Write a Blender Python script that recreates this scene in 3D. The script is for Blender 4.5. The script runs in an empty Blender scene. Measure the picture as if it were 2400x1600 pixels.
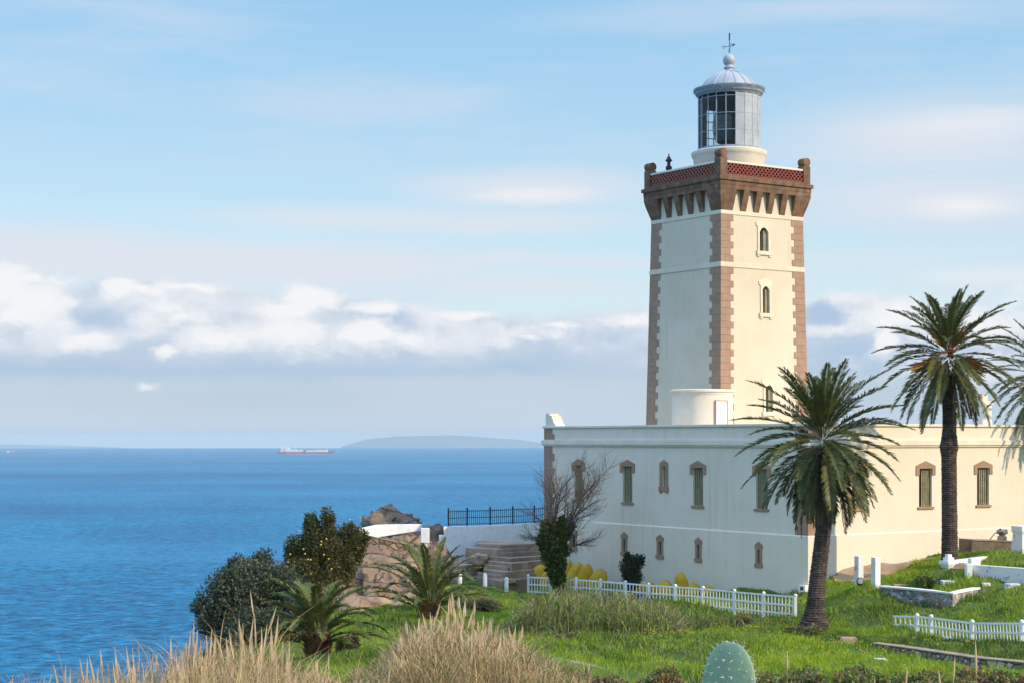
import bpy, math, random
import numpy as np
from mathutils import Vector, Matrix
random.seed(7); RNG = np.random.default_rng(11)
S = bpy.context.scene
COL = S.collection
R = math.radians

# ------------------------------------------------------------------ camera
F = 4079.0          # focal length measured in pixels of the 2400 px wide photo
EYE_ROW = 1029.0    # row of the true eye level; the sea horizon dips 20 px below it
cam_d = bpy.data.cameras.new('camera'); cam = bpy.data.objects.new('camera', cam_d)
COL.objects.link(cam); S.camera = cam
cam.location = (0, 0, 0); cam.rotation_euler = (R(90), 0, 0)
cam_d.sensor_width = 36; cam_d.lens = F / 2400 * 36
cam_d.shift_y = (EYE_ROW - 800) / 2400
cam_d.clip_start = 0.3; cam_d.clip_end = 60000
SEA = -80.0

S.view_settings.view_transform = 'Standard'; S.view_settings.look = 'None'
S.view_settings.gamma = 1; S.view_settings.use_curve_mapping = False
S.view_settings.exposure = 0.25
S.cycles.max_bounces = 6; S.cycles.transparent_max_bounces = 12
S.cycles.volume_bounces = 0; S.cycles.caustics_reflective = False; S.cycles.caustics_refractive = False
S.cycles.sample_clamp_indirect = 4

# ------------------------------------------------------------------ sun
SUN_AZ = R(117); SUN_EL = R(30)      # azimuth clockwise from +Y (the view direction): behind the camera's right shoulder
sdir = Vector((math.sin(SUN_AZ) * math.cos(SUN_EL), math.cos(SUN_AZ) * math.cos(SUN_EL), math.sin(SUN_EL)))
sun_d = bpy.data.lights.new('sun', 'SUN'); sun = bpy.data.objects.new('sun', sun_d); COL.objects.link(sun)
sun_d.energy = 3.7; sun_d.angle = R(0.7); sun_d.color = (1.0, 0.80, 0.54)
sun.rotation_euler = sdir.to_track_quat('Z', 'Y').to_euler()

# ------------------------------------------------------------------ world: sky and clouds
W = bpy.data.worlds.new('World'); S.world = W; W.use_nodes = True
nt = W.node_tree; nt.nodes.clear()
def N(t, kind, **kw):
    n = t.nodes.new(kind)
    for k, v in kw.items():
        if k.startswith('i_'):
            n.inputs[int(k[2:])].default_value = v
        else: setattr(n, k, v)
    return n
def L(t, a, b): t.links.new(a, b)
def M(t, op, a, b=None, c=None, clamp=False):
    n = t.nodes.new('ShaderNodeMath'); n.operation = op; n.use_clamp = clamp
    for i, x in enumerate((a, b, c)):
        if x is None: continue
        if isinstance(x, (int, float)): n.inputs[i].default_value = x
        else: t.links.new(x, n.inputs[i])
    return n.outputs[0]
def MIX(t, fac, a, b):
    n = t.nodes.new('ShaderNodeMix'); n.data_type = 'RGBA'
    for sock, x in ((n.inputs[0], fac), (n.inputs[6], a), (n.inputs[7], b)):
        if isinstance(x, (int, float)): sock.default_value = x
        elif isinstance(x, tuple): sock.default_value = x + (1,) * (4 - len(x))
        else: t.links.new(x, sock)
    return n.outputs[2]
def SMOOTH(t, x, a, b, lo=0.0, hi=1.0):
    n = t.nodes.new('ShaderNodeMapRange'); n.interpolation_type = 'SMOOTHSTEP'
    n.inputs[1].default_value = a; n.inputs[2].default_value = b; n.inputs[3].default_value = lo; n.inputs[4].default_value = hi
    t.links.new(x, n.inputs[0]); return n.outputs[0]
def srgb(r, g, b):
    f = lambda c: (c / 255 / 12.92) if c <= 10 else ((c / 255 + .055) / 1.055) ** 2.4
    return (f(r), f(g), f(b))
SKY_STRENGTH = 0.12
EXPO = 2 ** 0.25
def SC(r, g, b):      # a colour as seen in the sky of the photo -> value that goes into the Background before its strength
    return tuple(c / SKY_STRENGTH / EXPO for c in srgb(r, g, b))

tc = nt.nodes.new('ShaderNodeTexCoord')
sep = N(nt, 'ShaderNodeSeparateXYZ'); L(nt, tc.outputs['Generated'], sep.inputs[0])
X, Y, Z = sep.outputs
az = M(nt, 'ARCTAN2', X, Y)
hyp = M(nt, 'SQRT', M(nt, 'ADD', M(nt, 'MULTIPLY', X, X), M(nt, 'MULTIPLY', Y, Y)))
elev = M(nt, 'DIVIDE', Z, M(nt, 'MAXIMUM', hyp, 0.02))
KQ = F / 100
qx = M(nt, 'MULTIPLY', az, KQ); qy = M(nt, 'MULTIPLY', elev, KQ)
q = N(nt, 'ShaderNodeCombineXYZ'); L(nt, qx, q.inputs[0]); L(nt, qy, q.inputs[1])
def qpos(px, py):     # direction of a feature of the sky
    a = math.atan((px - 1200) / F)
    return a * KQ, (EYE_ROW - py) / 100 * math.cos(a)
def noise(t, vec, scale, detail=4, rough=.55, sx=1, sy=1, off=(0, 0, 0), color=False):
    m = t.nodes.new('ShaderNodeMapping'); m.inputs['Scale'].default_value = (sx, sy, 1); m.inputs['Location'].default_value = off
    L(t, vec, m.inputs[0])
    n = t.nodes.new('ShaderNodeTexNoise'); n.inputs['Scale'].default_value = scale
    n.inputs['Detail'].default_value = detail; n.inputs['Roughness'].default_value = rough
    L(t, m.outputs[0], n.inputs[0]); return n.outputs[1 if color else 0]
def warp(t, vec, ncol, amx, amy):
    s = N(t, 'ShaderNodeVectorMath', operation='SUBTRACT'); L(t, ncol, s.inputs[0]); s.inputs[1].default_value = (.5, .5, .5)
    m = N(t, 'ShaderNodeVectorMath', operation='MULTIPLY'); L(t, s.outputs[0], m.inputs[0]); m.inputs[1].default_value = (amx, amy, 0)
    a = N(t, 'ShaderNodeVectorMath', operation='ADD'); L(t, vec, a.inputs[0]); L(t, m.outputs[0], a.inputs[1]); return a.outputs[0]

# the clear sky: the physical sky, sampled above the horizon only
zc = M(nt, 'MAXIMUM', Z, 0.004)
vv = N(nt, 'ShaderNodeCombineXYZ'); L(nt, X, vv.inputs[0]); L(nt, Y, vv.inputs[1]); L(nt, zc, vv.inputs[2])
sky = N(nt, 'ShaderNodeTexSky', sky_type='NISHITA'); sky.sun_disc = False
sky.sun_elevation = SUN_EL; sky.sun_rotation = SUN_AZ; sky.altitude = 80
sky.air_density = 1.0; sky.dust_density = 0.6; sky.ozone_density = 1.6
L(nt, vv.outputs[0], sky.inputs[0])
# thin bright veil that turns the clear sky into the soft cyan of the photo (denser towards the horizon)
veil = N(nt, 'ShaderNodeValToRGB')
cr = veil.color_ramp; cr.elements[0].position = 0; cr.elements[0].color = srgb(206, 232, 243) + (1,)
cr.elements[1].position = 1; cr.elements[1].color = srgb(120, 185, 232) + (1,)
for p, c in ((.16, (218, 239, 248)), (.23, (205, 234, 249)), (.36, (179, 220, 247)), (.52, (153, 207, 245))):
    e = cr.elements.new(p); e.color = srgb(*c) + (1,)
L(nt, M(nt, 'MULTIPLY', elev, 2.0), veil.inputs[0])
vs = N(nt, 'ShaderNodeVectorMath', operation='SCALE'); L(nt, veil.outputs[0], vs.inputs[0]); vs.inputs[3].default_value = 1 / SKY_STRENGTH / EXPO
base = MIX(nt, 0.8, sky.outputs[0], vs.outputs[0])
# unseen bright bluish cloud added overhead to lift the fill light in the shade
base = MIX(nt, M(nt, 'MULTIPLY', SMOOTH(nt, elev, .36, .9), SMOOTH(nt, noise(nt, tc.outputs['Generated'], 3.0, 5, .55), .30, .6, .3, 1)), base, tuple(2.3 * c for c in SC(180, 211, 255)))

# high streaks
streak_q = warp(nt, q.outputs[0], noise(nt, q.outputs[0], 1.0, 5, .6, .22, 1.1, color=True), 1.6, .5)
fine = noise(nt, q.outputs[0], 1.0, 6, .6, .16, 1.2, (3, 7, 0))
wisp = SMOOTH(nt, noise(nt, streak_q, .8, 6, .6, .09, .55, (9.3, 1.2, 0)), .42, .72, 0, .58)
col = MIX(nt, wisp, base, SC(214, 224, 240))
def billows(vec, items, nz, amt=.75):      # cumulus heads: soft lobes eaten into by noise
    acc = None
    for (px, py, rx, ry, a, soft) in items:
        cx, cy = qpos(px, py)
        m = N(nt, 'ShaderNodeMapping', vector_type='TEXTURE')
        m.inputs['Location'].default_value = (cx, cy, 0); m.inputs['Scale'].default_value = (rx / 100, ry / 100, 1)
        L(nt, vec, m.inputs[0])
        ln = N(nt, 'ShaderNodeVectorMath', operation='LENGTH'); L(nt, m.outputs[0], ln.inputs[0])
        g = N(nt, 'ShaderNodeMapRange'); g.inputs[1].default_value = 1.75; g.inputs[2].default_value = .1; g.inputs[3].default_value = 0; g.inputs[4].default_value = a
        L(nt, ln.outputs['Value'], g.inputs[0]); g = g.outputs[0]
        acc = g if acc is None else M(nt, 'MAXIMUM', acc, g)
    return SMOOTH(nt, M(nt, 'ADD', acc, M(nt, 'MULTIPLY', M(nt, 'SUBTRACT', nz, .5), amt)), .18, .84)
def blobs(vec, items):
    acc = None
    for (px, py, rx, ry, a, soft) in items:
        cx, cy = qpos(px, py)
        m = N(nt, 'ShaderNodeMapping', vector_type='TEXTURE')
        m.inputs['Location'].default_value = (cx, cy, 0); m.inputs['Scale'].default_value = (rx / 100, ry / 100, 1)
        L(nt, vec, m.inputs[0])
        ln = N(nt, 'ShaderNodeVectorMath', operation='LENGTH'); L(nt, m.outputs[0], ln.inputs[0])
        g = SMOOTH(nt, ln.outputs['Value'], 1 + soft, max(0, 1 - soft), 0, a)
        acc = g if acc is None else M(nt, 'MAXIMUM', acc, g)
    return acc
high = blobs(streak_q, [
    (430, 612, 560, 46, 1, .8), (110, 588, 320, 46, 1, .8), (800, 628, 290, 36, 1, .8), (620, 600, 300, 24, .8, .9),
    (1270, 446, 240, 42, .9, .9), (1000, 518, 400, 28, .9, .9), (1250, 612, 380, 18, .7, .9), (1210, 672, 230, 22, .75, .9),
    (2200, 320, 340, 75, .85, .9), (2180, 465, 300, 52, .85, .9), (1960, 400, 200, 60, .38, .9), (2050, 610, 260, 26, .4, .9),
    (2330, 650, 200, 50, .48, .9), (2000, 20, 340, 26, .42, .9), (1540, 50, 260, 30, .28, .9),
    ])
high = M(nt, 'MULTIPLY', high, SMOOTH(nt, fine, .25, .62, .72, 1.1), clamp=True)
col = MIX(nt, high, col, SC(225, 230, 240))
glow = blobs(streak_q, [(1260, 460, 110, 15, .75, .9), (2260, 478, 90, 22, .8, .9), (2300, 290, 180, 30, .35, .9), (2300, 640, 120, 18, .4, .9)])
col = MIX(nt, glow, col, SC(243, 243, 246))

# the cloud bank above the horizon
bank_q = warp(nt, q.outputs[0], noise(nt, q.outputs[0], 1.5, 6, .58, .6, 1.0, (2, 5, 1), color=True), .9, .55)
bs = N(nt, 'ShaderNodeSeparateXYZ'); L(nt, bank_q, bs.inputs[0])
fc = N(nt, 'ShaderNodeFloatCurve'); cm = fc.mapping; cv = cm.curves[0]
tops = [(-1200, 700), (-300, 640), (0, 630), (100, 638), (160, 672), (210, 674), (240, 660), (500, 664), (600, 684), (690, 682), (760, 678), (850, 706), (950, 716), (1050, 722), (1150, 735), (1250, 742),
        (1350, 735), (1500, 722), (1700, 735), (1880, 722), (1950, 690), (2080, 700), (2200, 735), (2400, 745), (3600, 700)]
pts = [((qpos(px, 0)[0] + 30) / 60, (EYE_ROW - py) / 100 / 6) for px, py in tops]
while len(cv.points) < len(pts): cv.points.new(.5, .5)
for p, (x, y) in zip(cv.points, sorted(pts)): p.location = (x, y)
cm.update()
L(nt, M(nt, 'DIVIDE', M(nt, 'ADD', bs.outputs[0], 30), 60), fc.inputs['Value'])
top = M(nt, 'MULTIPLY', fc.outputs[0], 6)
dd = M(nt, 'SUBTRACT', top, bs.outputs[1])         # depth below the top of the bank, in 100 px
bmask = SMOOTH(nt, dd, -.10, .22)
lum = noise(nt, bank_q, 1.0, 6, .55, .42, .95, (4.1, 2.2, 3))
ramp = N(nt, 'ShaderNodeValToRGB'); L(nt, M(nt, 'DIVIDE', M(nt, 'ADD', qy, M(nt, 'MULTIPLY', M(nt, 'SUBTRACT', noise(nt, q.outputs[0], 1.0, 6, .6, .22, .9, (6, 4, 2)), .5), M(nt, 'MULTIPLY', SMOOTH(nt, qy, .3, 1.6), 1.5))), 4.2, clamp=True), ramp.inputs[0])
r_ = ramp.color_ramp; r_.elements[0].position = 0; r_.elements[0].color = srgb(204, 217, 228) + (1,)
r_.elements[1].position = 1; r_.elements[1].color = srgb(225, 230, 240) + (1,)
for p, c in ((.10, (201, 214, 226)), (.22, (193, 208, 222)), (.33, (190, 208, 222)), (.40, (184, 203, 224)), (.50, (196, 211, 228)), (.68, (215, 224, 235)), (.85, (226, 232, 241))):
    e = r_.elements.new(p); e.color = srgb(*c) + (1,)
rs = N(nt, 'ShaderNodeVectorMath', operation='SCALE'); L(nt, ramp.outputs[0], rs.inputs[0]); rs.inputs[3].default_value = 1 / SKY_STRENGTH / EXPO
lower = SMOOTH(nt, qy, 1.5, 2.4)
body = MIX(nt, M(nt, 'MULTIPLY', SMOOTH(nt, lum, .46, .62), M(nt, 'MULTIPLY', lower, .8)), rs.outputs[0], SC(238, 240, 246))
body = MIX(nt, M(nt, 'MULTIPLY', SMOOTH(nt, lum, .50, .34), M(nt, 'MULTIPLY', lower, .5)), body, SC(172, 197, 224))
soft = noise(nt, q.outputs[0], .8, 4, .5, .15, .8, (1, 1, 5))
body = MIX(nt, M(nt, 'MULTIPLY', SMOOTH(nt, soft, .42, .66), .35), body, SC(213, 222, 232))
bluegap = blobs(bank_q, [(240, 745, 75, 28, .8, .8), (900, 745, 60, 20, .7, .8), (1290, 790, 140, 22, .55, .9), (100, 870, 420, 20, .65, .9), (800, 865, 500, 15, .6, .9),
                         (1190, 860, 130, 14, .6, .9), (1930, 735, 55, 25, .9, .8), (2010, 830, 80, 30, .7, .8), (1480, 800, 120, 30, .4, .9)])
body = MIX(nt, bluegap, body, SC(174, 198, 225))
col = MIX(nt, bmask, col, body)
puffs = billows(bank_q, [
    (15, 675, 78, 56, 1, .55), (80, 705, 80, 54, 1, .6), (40, 745, 85, 35, .7, .7), (150, 760, 50, 26, .6, .8), (80, 652, 70, 10, .9, .7), (275, 680, 42, 24, 1, .5), (330, 684, 65, 10, .95, .7), (430, 678, 90, 9, .85, .8),
    (205, 800, 62, 17, .95, .6), (385, 828, 34, 16, .9, .7), (390, 722, 60, 22, .7, .8), (725, 700, 74, 32, 1, .5), (660, 730, 80, 28, .95, .6), (690, 785, 90, 42, .9, .7), (520, 790, 130, 34, .75, .8), (430, 745, 120, 30, .7, .8),
    (880, 722, 80, 16, .95, .6), (865, 788, 80, 40, 1, .6), (955, 795, 70, 28, .85, .7), (1090, 738, 80, 13, .9, .6), (1060, 760, 90, 20, .5, .8), (1310, 762, 62, 12, .8, .7), (1235, 792, 34, 12, .75, .7), (1480, 755, 70, 20, .7, .8),
    (340, 905, 28, 8, .7, .8), (1230, 775, 190, 36, .62, .8), (2010, 700, 70, 26, .6, .8), (2090, 725, 70, 28, .8, .7), (2075, 800, 34, 42, 1, .5), (1960, 770, 90, 20, .7, .8), (2250, 765, 180, 50, .8, .9), (2100, 740, 120, 40, .8, .8), (2250, 860, 220, 50, .6, .9),
    (2380, 700, 60, 40, .5, .9)], noise(nt, bank_q, 2.0, 7, .62, .75, 1.0, (7, 3, 0)), 1.15)
col = MIX(nt, puffs, col, SC(247, 247, 249))
# thin low haze just over the water
hz = SMOOTH(nt, qy, .75, .0, 0, .45)
col = MIX(nt, hz, col, SC(198, 212, 228))
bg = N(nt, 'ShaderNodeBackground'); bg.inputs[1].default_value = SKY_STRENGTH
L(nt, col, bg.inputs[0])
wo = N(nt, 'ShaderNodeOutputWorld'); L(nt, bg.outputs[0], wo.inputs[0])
W.cycles.sampling_method = 'MANUAL'; W.cycles.sample_map_resolution = 512

# ------------------------------------------------------------------ helpers
def tag(o, label=None, cat=None, group=None, kind=None):
    if label: o['label'] = label
    if cat: o['category'] = cat
    if group: o['group'] = group
    if kind: o['kind'] = kind
    return o
def thing(name, loc, label, cat, group=None, rz=0):
    o = bpy.data.objects.new(name, None); COL.objects.link(o); o.location = loc; o.rotation_euler = (0, 0, rz)
    o.empty_display_size = .3
    return tag(o, label, cat, group)
def P(px, py, d): return Vector(((px - 1200) / F * d, d, (EYE_ROW - py) / F * d))
def XY(px, d): return ((px - 1200) / F * d, d)

class MB:
    def __init__(s): s.v = []; s.f = []; s.m = []; s.mi = 0
    def add(s, vs, fs):
        n = len(s.v); s.v += [tuple(p) for p in vs]; s.f += [tuple(n + i for i in f) for f in fs]; s.m += [s.mi] * len(fs)
    def box(s, x0, x1, y0, y1, z0, z1, fn=None):
        c = [(x0, y0, z0), (x1, y0, z0), (x1, y1, z0), (x0, y1, z0), (x0, y0, z1), (x1, y0, z1), (x1, y1, z1), (x0, y1, z1)]
        if fn: c = [fn(*p) for p in c]
        s.add(c, [(0, 3, 2, 1), (4, 5, 6, 7), (0, 1, 5, 4), (1, 2, 6, 5), (2, 3, 7, 6), (3, 0, 4, 7)])
    def prism(s, poly, d0, d1, fn):      # polygon (a,b) pairs swept from d0 to d1; fn(a,b,d)
        n = len(poly); vs = [fn(a, b, d0) for a, b in poly] + [fn(a, b, d1) for a, b in poly]
        s.add(vs, [tuple(range(n)), tuple(range(2 * n - 1, n - 1, -1))] + [(i, i + n, (i + 1) % n + n, (i + 1) % n) for i in range(n)])
    def tube(s, pts, rad, n=8, cap=True):
        pts = [Vector(p) for p in pts]; rs = rad if isinstance(rad, (list, tuple)) else [rad] * len(pts)
        vs = []; fs = []; prev = None
        for i, p in enumerate(pts):
            t = (pts[min(i + 1, len(pts) - 1)] - pts[max(i - 1, 0)]).normalized()
            if prev is None: a = t.orthogonal().normalized()
            else: a = (prev - t * prev.dot(t)).normalized()
            prev = a; b = t.cross(a)
            vs += [p + (a * math.cos(2 * math.pi * k / n) + b * math.sin(2 * math.pi * k / n)) * rs[i] for k in range(n)]
        for i in range(len(pts) - 1):
            fs += [(i * n + k, i * n + (k + 1) % n, (i + 1) * n + (k + 1) % n, (i + 1) * n + k) for k in range(n)]
        if cap: fs += [tuple(range(n - 1, -1, -1)), tuple(range((len(pts) - 1) * n, len(pts) * n))]
        s.add(vs, fs)
    def lathe(s, prof, c=(0, 0, 0), n=24, a0=0, a1=2 * math.pi):
        full = abs(a1 - a0 - 2 * math.pi) < 1e-6; k = n if full else n + 1
        vs = []; fs = []
        for r, z in prof:
            vs += [(c[0] + r * math.cos(a0 + (a1 - a0) * j / n), c[1] + r * math.sin(a0 + (a1 - a0) * j / n), c[2] + z) for j in range(k)]
        for i in range(len(prof) - 1):
            for j in range(n):
                j2 = (j + 1) % k if full else j + 1
                fs.append((i * k + j, i * k + j2, (i + 1) * k + j2, (i + 1) * k + j))
        s.add(vs, fs)
        if full and prof[0][0] > 1e-4: s.f.append(tuple(len(s.v) - len(vs) + j for j in range(n - 1, -1, -1))); s.m.append(s.mi)
        if full and prof[-1][0] > 1e-4: s.f.append(tuple(len(s.v) - k + j for j in range(n))); s.m.append(s.mi)
    def build(s, name, mats, parent=None, smooth=False, bevel=0, world=True):
        me = bpy.data.meshes.new(name); v = s.v
        if parent is not None and world:
            inv = (Matrix.Translation(parent.location) @ parent.rotation_euler.to_matrix().to_4x4()).inverted()
            q_ = parent.parent
            if q_: inv = inv @ (Matrix.Translation(q_.location) @ q_.rotation_euler.to_matrix().to_4x4()).inverted()
            v = [tuple(inv @ Vector(p)) for p in v]
        me.from_pydata(v, [], s.f); me.update()
        for m in (mats if isinstance(mats, (list, tuple)) else [mats]): me.materials.append(m)
        if len(me.materials) > 1: me.polygons.foreach_set('material_index', s.m)
        if smooth: me.polygons.foreach_set('use_smooth', [True] * len(me.polygons)); me.set_sharp_from_angle(angle=R(40))
        o = bpy.data.objects.new(name, me); COL.objects.link(o)
        if parent: o.parent = parent
        if bevel:
            b = o.modifiers.new('bevel', 'BEVEL'); b.width = bevel; b.segments = 2; b.limit_method = 'ANGLE'; b.angle_limit = R(50)
        return o
def np_mesh(name, v, f, mats, mi=None, parent=None, smooth=False):
    v = np.asarray(v, dtype=np.float32).reshape(-1, 3); f = np.asarray(f, dtype=np.int32); k = f.shape[1]
    me = bpy.data.meshes.new(name); me.vertices.add(len(v)); me.vertices.foreach_set('co', v.ravel())
    me.loops.add(f.size); me.loops.foreach_set('vertex_index', f.ravel())
    me.polygons.add(len(f)); me.polygons.foreach_set('loop_start', np.arange(0, f.size, k, dtype=np.int32))
    me.polygons.foreach_set('loop_total', np.full(len(f), k, dtype=np.int32))
    me.update(calc_edges=True)
    for m in (mats if isinstance(mats, (list, tuple)) else [mats]): me.materials.append(m)
    if mi is not None: me.polygons.foreach_set('material_index', np.asarray(mi, dtype=np.int32))
    if smooth: me.polygons.foreach_set('use_smooth', np.ones(len(f), dtype=bool))
    me.validate()
    o = bpy.data.objects.new(name, me); COL.objects.link(o)
    if parent: o.parent = parent
    return o

# value noise in numpy
def vnoise(x, y, seed=0):
    xi = np.floor(x).astype(np.int64); yi = np.floor(y).astype(np.int64); xf = x - xi; yf = y - yi
    def h(a, b):
        n = (a * 374761393 + b * 668265263 + seed * 1442695041) & 0xffffffff
        n = ((n ^ (n >> 13)) * 1274126177) & 0xffffffff
        return ((n ^ (n >> 16)) & 0xffff) / 65535.0
    u = xf * xf * (3 - 2 * xf); w = yf * yf * (3 - 2 * yf)
    return (h(xi, yi) * (1 - u) + h(xi + 1, yi) * u) * (1 - w) + (h(xi, yi + 1) * (1 - u) + h(xi + 1, yi + 1) * u) * w
def fbm(x, y, seed=0, oct=4):
    s = 0; a = .5; t = 0
    for i in range(oct): s = s + a * vnoise(x * 2 ** i, y * 2 ** i, seed + i); t += a; a *= .5
    return s / t - .5

# ------------------------------------------------------------------ materials
MATS = {}
def mat(name, color, rough=.8, color2=None, scale=3, detail=5, lo=.35, hi=.65, bump=0, bscale=20, spec=.3, metal=0, transl=0, extra=None, coord='Object', stretch=(1, 1, 1), bdist=.05):
    if name in MATS: return MATS[name]
    m = bpy.data.materials.new(name); m.use_nodes = True; t = m.node_tree
    b = t.nodes['Principled BSDF']; b.inputs['Roughness'].default_value = rough; b.inputs['Metallic'].default_value = metal
    b.inputs['Specular IOR Level'].default_value = spec; b.inputs['Base Color'].default_value = tuple(color) + (1,)
    t_c = t.nodes.new('ShaderNodeTexCoord')
    mp = t.nodes.new('ShaderNodeMapping'); mp.inputs['Scale'].default_value = stretch; L(t, t_c.outputs[coord], mp.inputs[0]); vec = mp.outputs[0]
    if color2 is not None:
        f = SMOOTH(t, noise(t, vec, scale, detail, .6), lo, hi)
        c = MIX(t, f, tuple(color), tuple(color2))
        if extra:       # (colour, scale, lo, hi, amount)
            for (c3, s3, l3, h3, a3) in extra:
                c = MIX(t, SMOOTH(t, noise(t, vec, s3, 5, .6, off=(s3, 1, 2)), l3, h3, 0, a3), c, tuple(c3))
        L(t, c, b.inputs['Base Color'])
        colsock = c
    else: colsock = None
    if bump:
        bn = t.nodes.new('ShaderNodeBump'); bn.inputs['Strength'].default_value = bump; bn.inputs['Distance'].default_value = bdist
        L(t, noise(t, vec, bscale, 5, .6), bn.inputs['Height']); L(t, bn.outputs[0], b.inputs['Normal'])
    if transl:
        tr = t.nodes.new('ShaderNodeBsdfTranslucent'); tr.inputs[0].default_value = tuple(min(1, c * 1.3) for c in color) + (1,)
        if colsock: L(t, colsock, tr.inputs[0])
        mx = t.nodes.new('ShaderNodeMixShader'); mx.inputs[0].default_value = transl
        L(t, b.outputs[0], mx.inputs[1]); L(t, tr.outputs[0], mx.inputs[2]); L(t, mx.outputs[0], t.nodes['Material Output'].inputs[0])
    MATS[name] = m; return m
stucco = mat('cream_stucco', (.78, .705, .585), .9, (.73, .65, .53), .35, 6, .35, .7, bump=.25, bscale=9, extra=[((.62, .53, .42), 1.3, .60, .78, .35), ((.8, .77, .70), .12, .45, .7, .4)])
stucco_t = mat('cream_trim', (.78, .715, .60), .85, (.71, .64, .53), .8, 6, bump=.15, bscale=12)
stucco_w = mat('pale_stucco', (.74, .74, .70), .9, (.68, .67, .62), .4, 6, .35, .7, bump=.25, bscale=9, extra=[((.62, .60, .55), 1.6, .60, .8, .3)])
quoin_m = mat('rose_brown_quoin', (.38, .25, .17), .9, (.32, .21, .145), 2.2, 6, bump=.2, bscale=14)
stone_br = mat('brown_sandstone', (.225, .13, .075), .9, (.13, .08, .055), 2.0, 7, .35, .62, bump=.5, bscale=8, extra=[((.30, .24, .19), 1.3, .55, .72, .6), ((.26, .10, .05), 2.4, .60, .70, .6)])
red_tile = mat('glazed_red_tile', (.27, .055, .028), .25, (.18, .03, .018), 5, 4, spec=.6)
dark_red = mat('dark_maroon', (.045, .015, .012), .7)
white_p = mat('white_paint', (.87, .87, .87), .7, (.74, .75, .76), 3.0, 5, .45, .75, bump=.2, bscale=14)
white_w = mat('weathered_whitewash', (.74, .74, .74), .85, (.36, .36, .37), 2.6, 7, .56, .68, bump=.5, bscale=7)
stucco_tw = mat('tower_stucco', (.66, .58, .445), .9, (.61, .53, .40), .35, 6, .35, .7, bump=.25, bscale=9, extra=[((.60, .52, .40), 1.1, .58, .78, .35), ((.74, .69, .59), .12, .45, .7, .4)])
trim_tw = mat('tower_trim', (.71, .64, .50), .88, (.64, .57, .44), .8, 6, bump=.15, bscale=12)
lantern_m = mat('pale_grey_metal', (.43, .46, .51), .45, (.35, .38, .43), 1.6, 5, spec=.4, bump=.05)
lantern_d = mat('blue_grey_metal', (.30, .36, .42), .5, (.22, .27, .33), 3, 5)
glass_dark = mat('dark_window_glass', (.02, .025, .03), .08, spec=.6)
iron = mat('dark_iron', (.012, .02, .035), .55)
shutter_m = mat('olive_cream_shutter', (.30, .27, .17), .7, (.22, .20, .13), 3, 4)
white_door = mat('lilac_white_door', (.66, .66, .72), .6, (.6, .6, .66), 2, 4)
for m_ in (stucco, stucco_tw, stucco_w):      # faint rain streaks and salt stains running down the render
    t = m_.node_tree; b_ = t.nodes['Principled BSDF']; mq = t.nodes.new('ShaderNodeMapping'); mq.inputs['Scale'].default_value = (2.2, 2.2, .10); L(t, t.nodes['Texture Coordinate'].outputs['Object'], mq.inputs[0])
    st_ = SMOOTH(t, noise(t, mq.outputs[0], 1.0, 6, .65), .50, .72, 0, .42); pt_ = SMOOTH(t, noise(t, t.nodes['Texture Coordinate'].outputs['Object'], .22, 5, .6), .40, .62)
    L(t, MIX(t, M(t, 'MULTIPLY', st_, pt_), b_.inputs['Base Color'].links[0].from_socket, (.46, .38, .29)), b_.inputs['Base Color'])
# ------------------------------------------------------------------ terrain
TH = R(34)
UV = Vector((-math.sin(TH), math.cos(TH), 0)); VV = Vector((math.cos(TH), math.sin(TH), 0))
CX, CY = XY(1894, 90)
def B(u, v, z): return (CX + UV.x * u + VV.x * v, CY + UV.y * u + VV.y * v, z)
def uvof(x, y): dx = x - CX; dy = y - CY; return dx * UV.x + dy * UV.y, dx * VV.x + dy * VV.y
CP = [(0, 0, -1.7), (0, 10, -2.6), (-5, 15, -3.6), (6, 15, -3.3), (-6, 22, -4.9), (0, 25, -4.7), (7, 25, -4.5), (0, 40, -6.0), (12, 40, -5.9), (-9, 40, -6.6), (30, 40, -5.6), (-8, 5, -2.5), (12, 3, -2),
      (0, -10, -1.0), (40, 10, -3), (-10, -10, -1.5)]
for px, py, d in [(1283, 1546, 52), (1515, 1592, 50), (1600, 1562, 55), (1800, 1560, 56), (2050, 1527, 63), (2300, 1570, 57), (2400, 1512, 67), (2278, 1500, 71), (2149, 1484, 75), (1910, 1468, 78), (1868, 1447, 84),
                  (1640, 1417, 91), (1440, 1408, 96), (1238, 1390, 102), (1187, 1394, 98), (1137, 1383, 99), (1078, 1381, 100), (1010, 1452, 82), (900, 1422, 90), (800, 1442, 86), (850, 1520, 70), (1000, 1500, 72),
                  (750, 1540, 64), (1300, 1482, 68), (1600, 1500, 70), (1893, 1390, 90.2), (1960, 1338, 91.5), (2013, 1368, 85), (2052, 1382, 83), (2090, 1338, 90), (2150, 1322, 92), (2200, 1300, 95.5), (2395, 1300, 90),
                  (2100, 1418, 80), (2300, 1396, 82), (2400, 1416, 78), (2225, 1302, 90.5), (2300, 1345, 84), (2390, 1352, 84), (2380, 1296, 95), (1560, 1390, 98), (1700, 1390, 93.5), (1350, 1374, 103.5), (1262, 1364, 106.5), (1120, 1372, 102),
                  (640, 1470, 72), (950, 1385, 96), (1040, 1372, 101), (2200, 1375, 84),
 (2100, 1537, 64), (2180, 1558, 62.4), (2287, 1578, 60), (2400, 1588, 58.4), (2100, 1511, 66.2), (2287, 1537, 62.4), (2400, 1549, 60.8), (2380, 1376, 81.5), (2225, 1360, 84), (2313, 1372, 82.5), (1400, 1590, 50), (1330, 1575, 51), (1400, 1561, 53.2), (1515, 1615, 48.5)]:
    v = P(px, py, d); CP.append((v.x, v.y, v.z))
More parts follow.
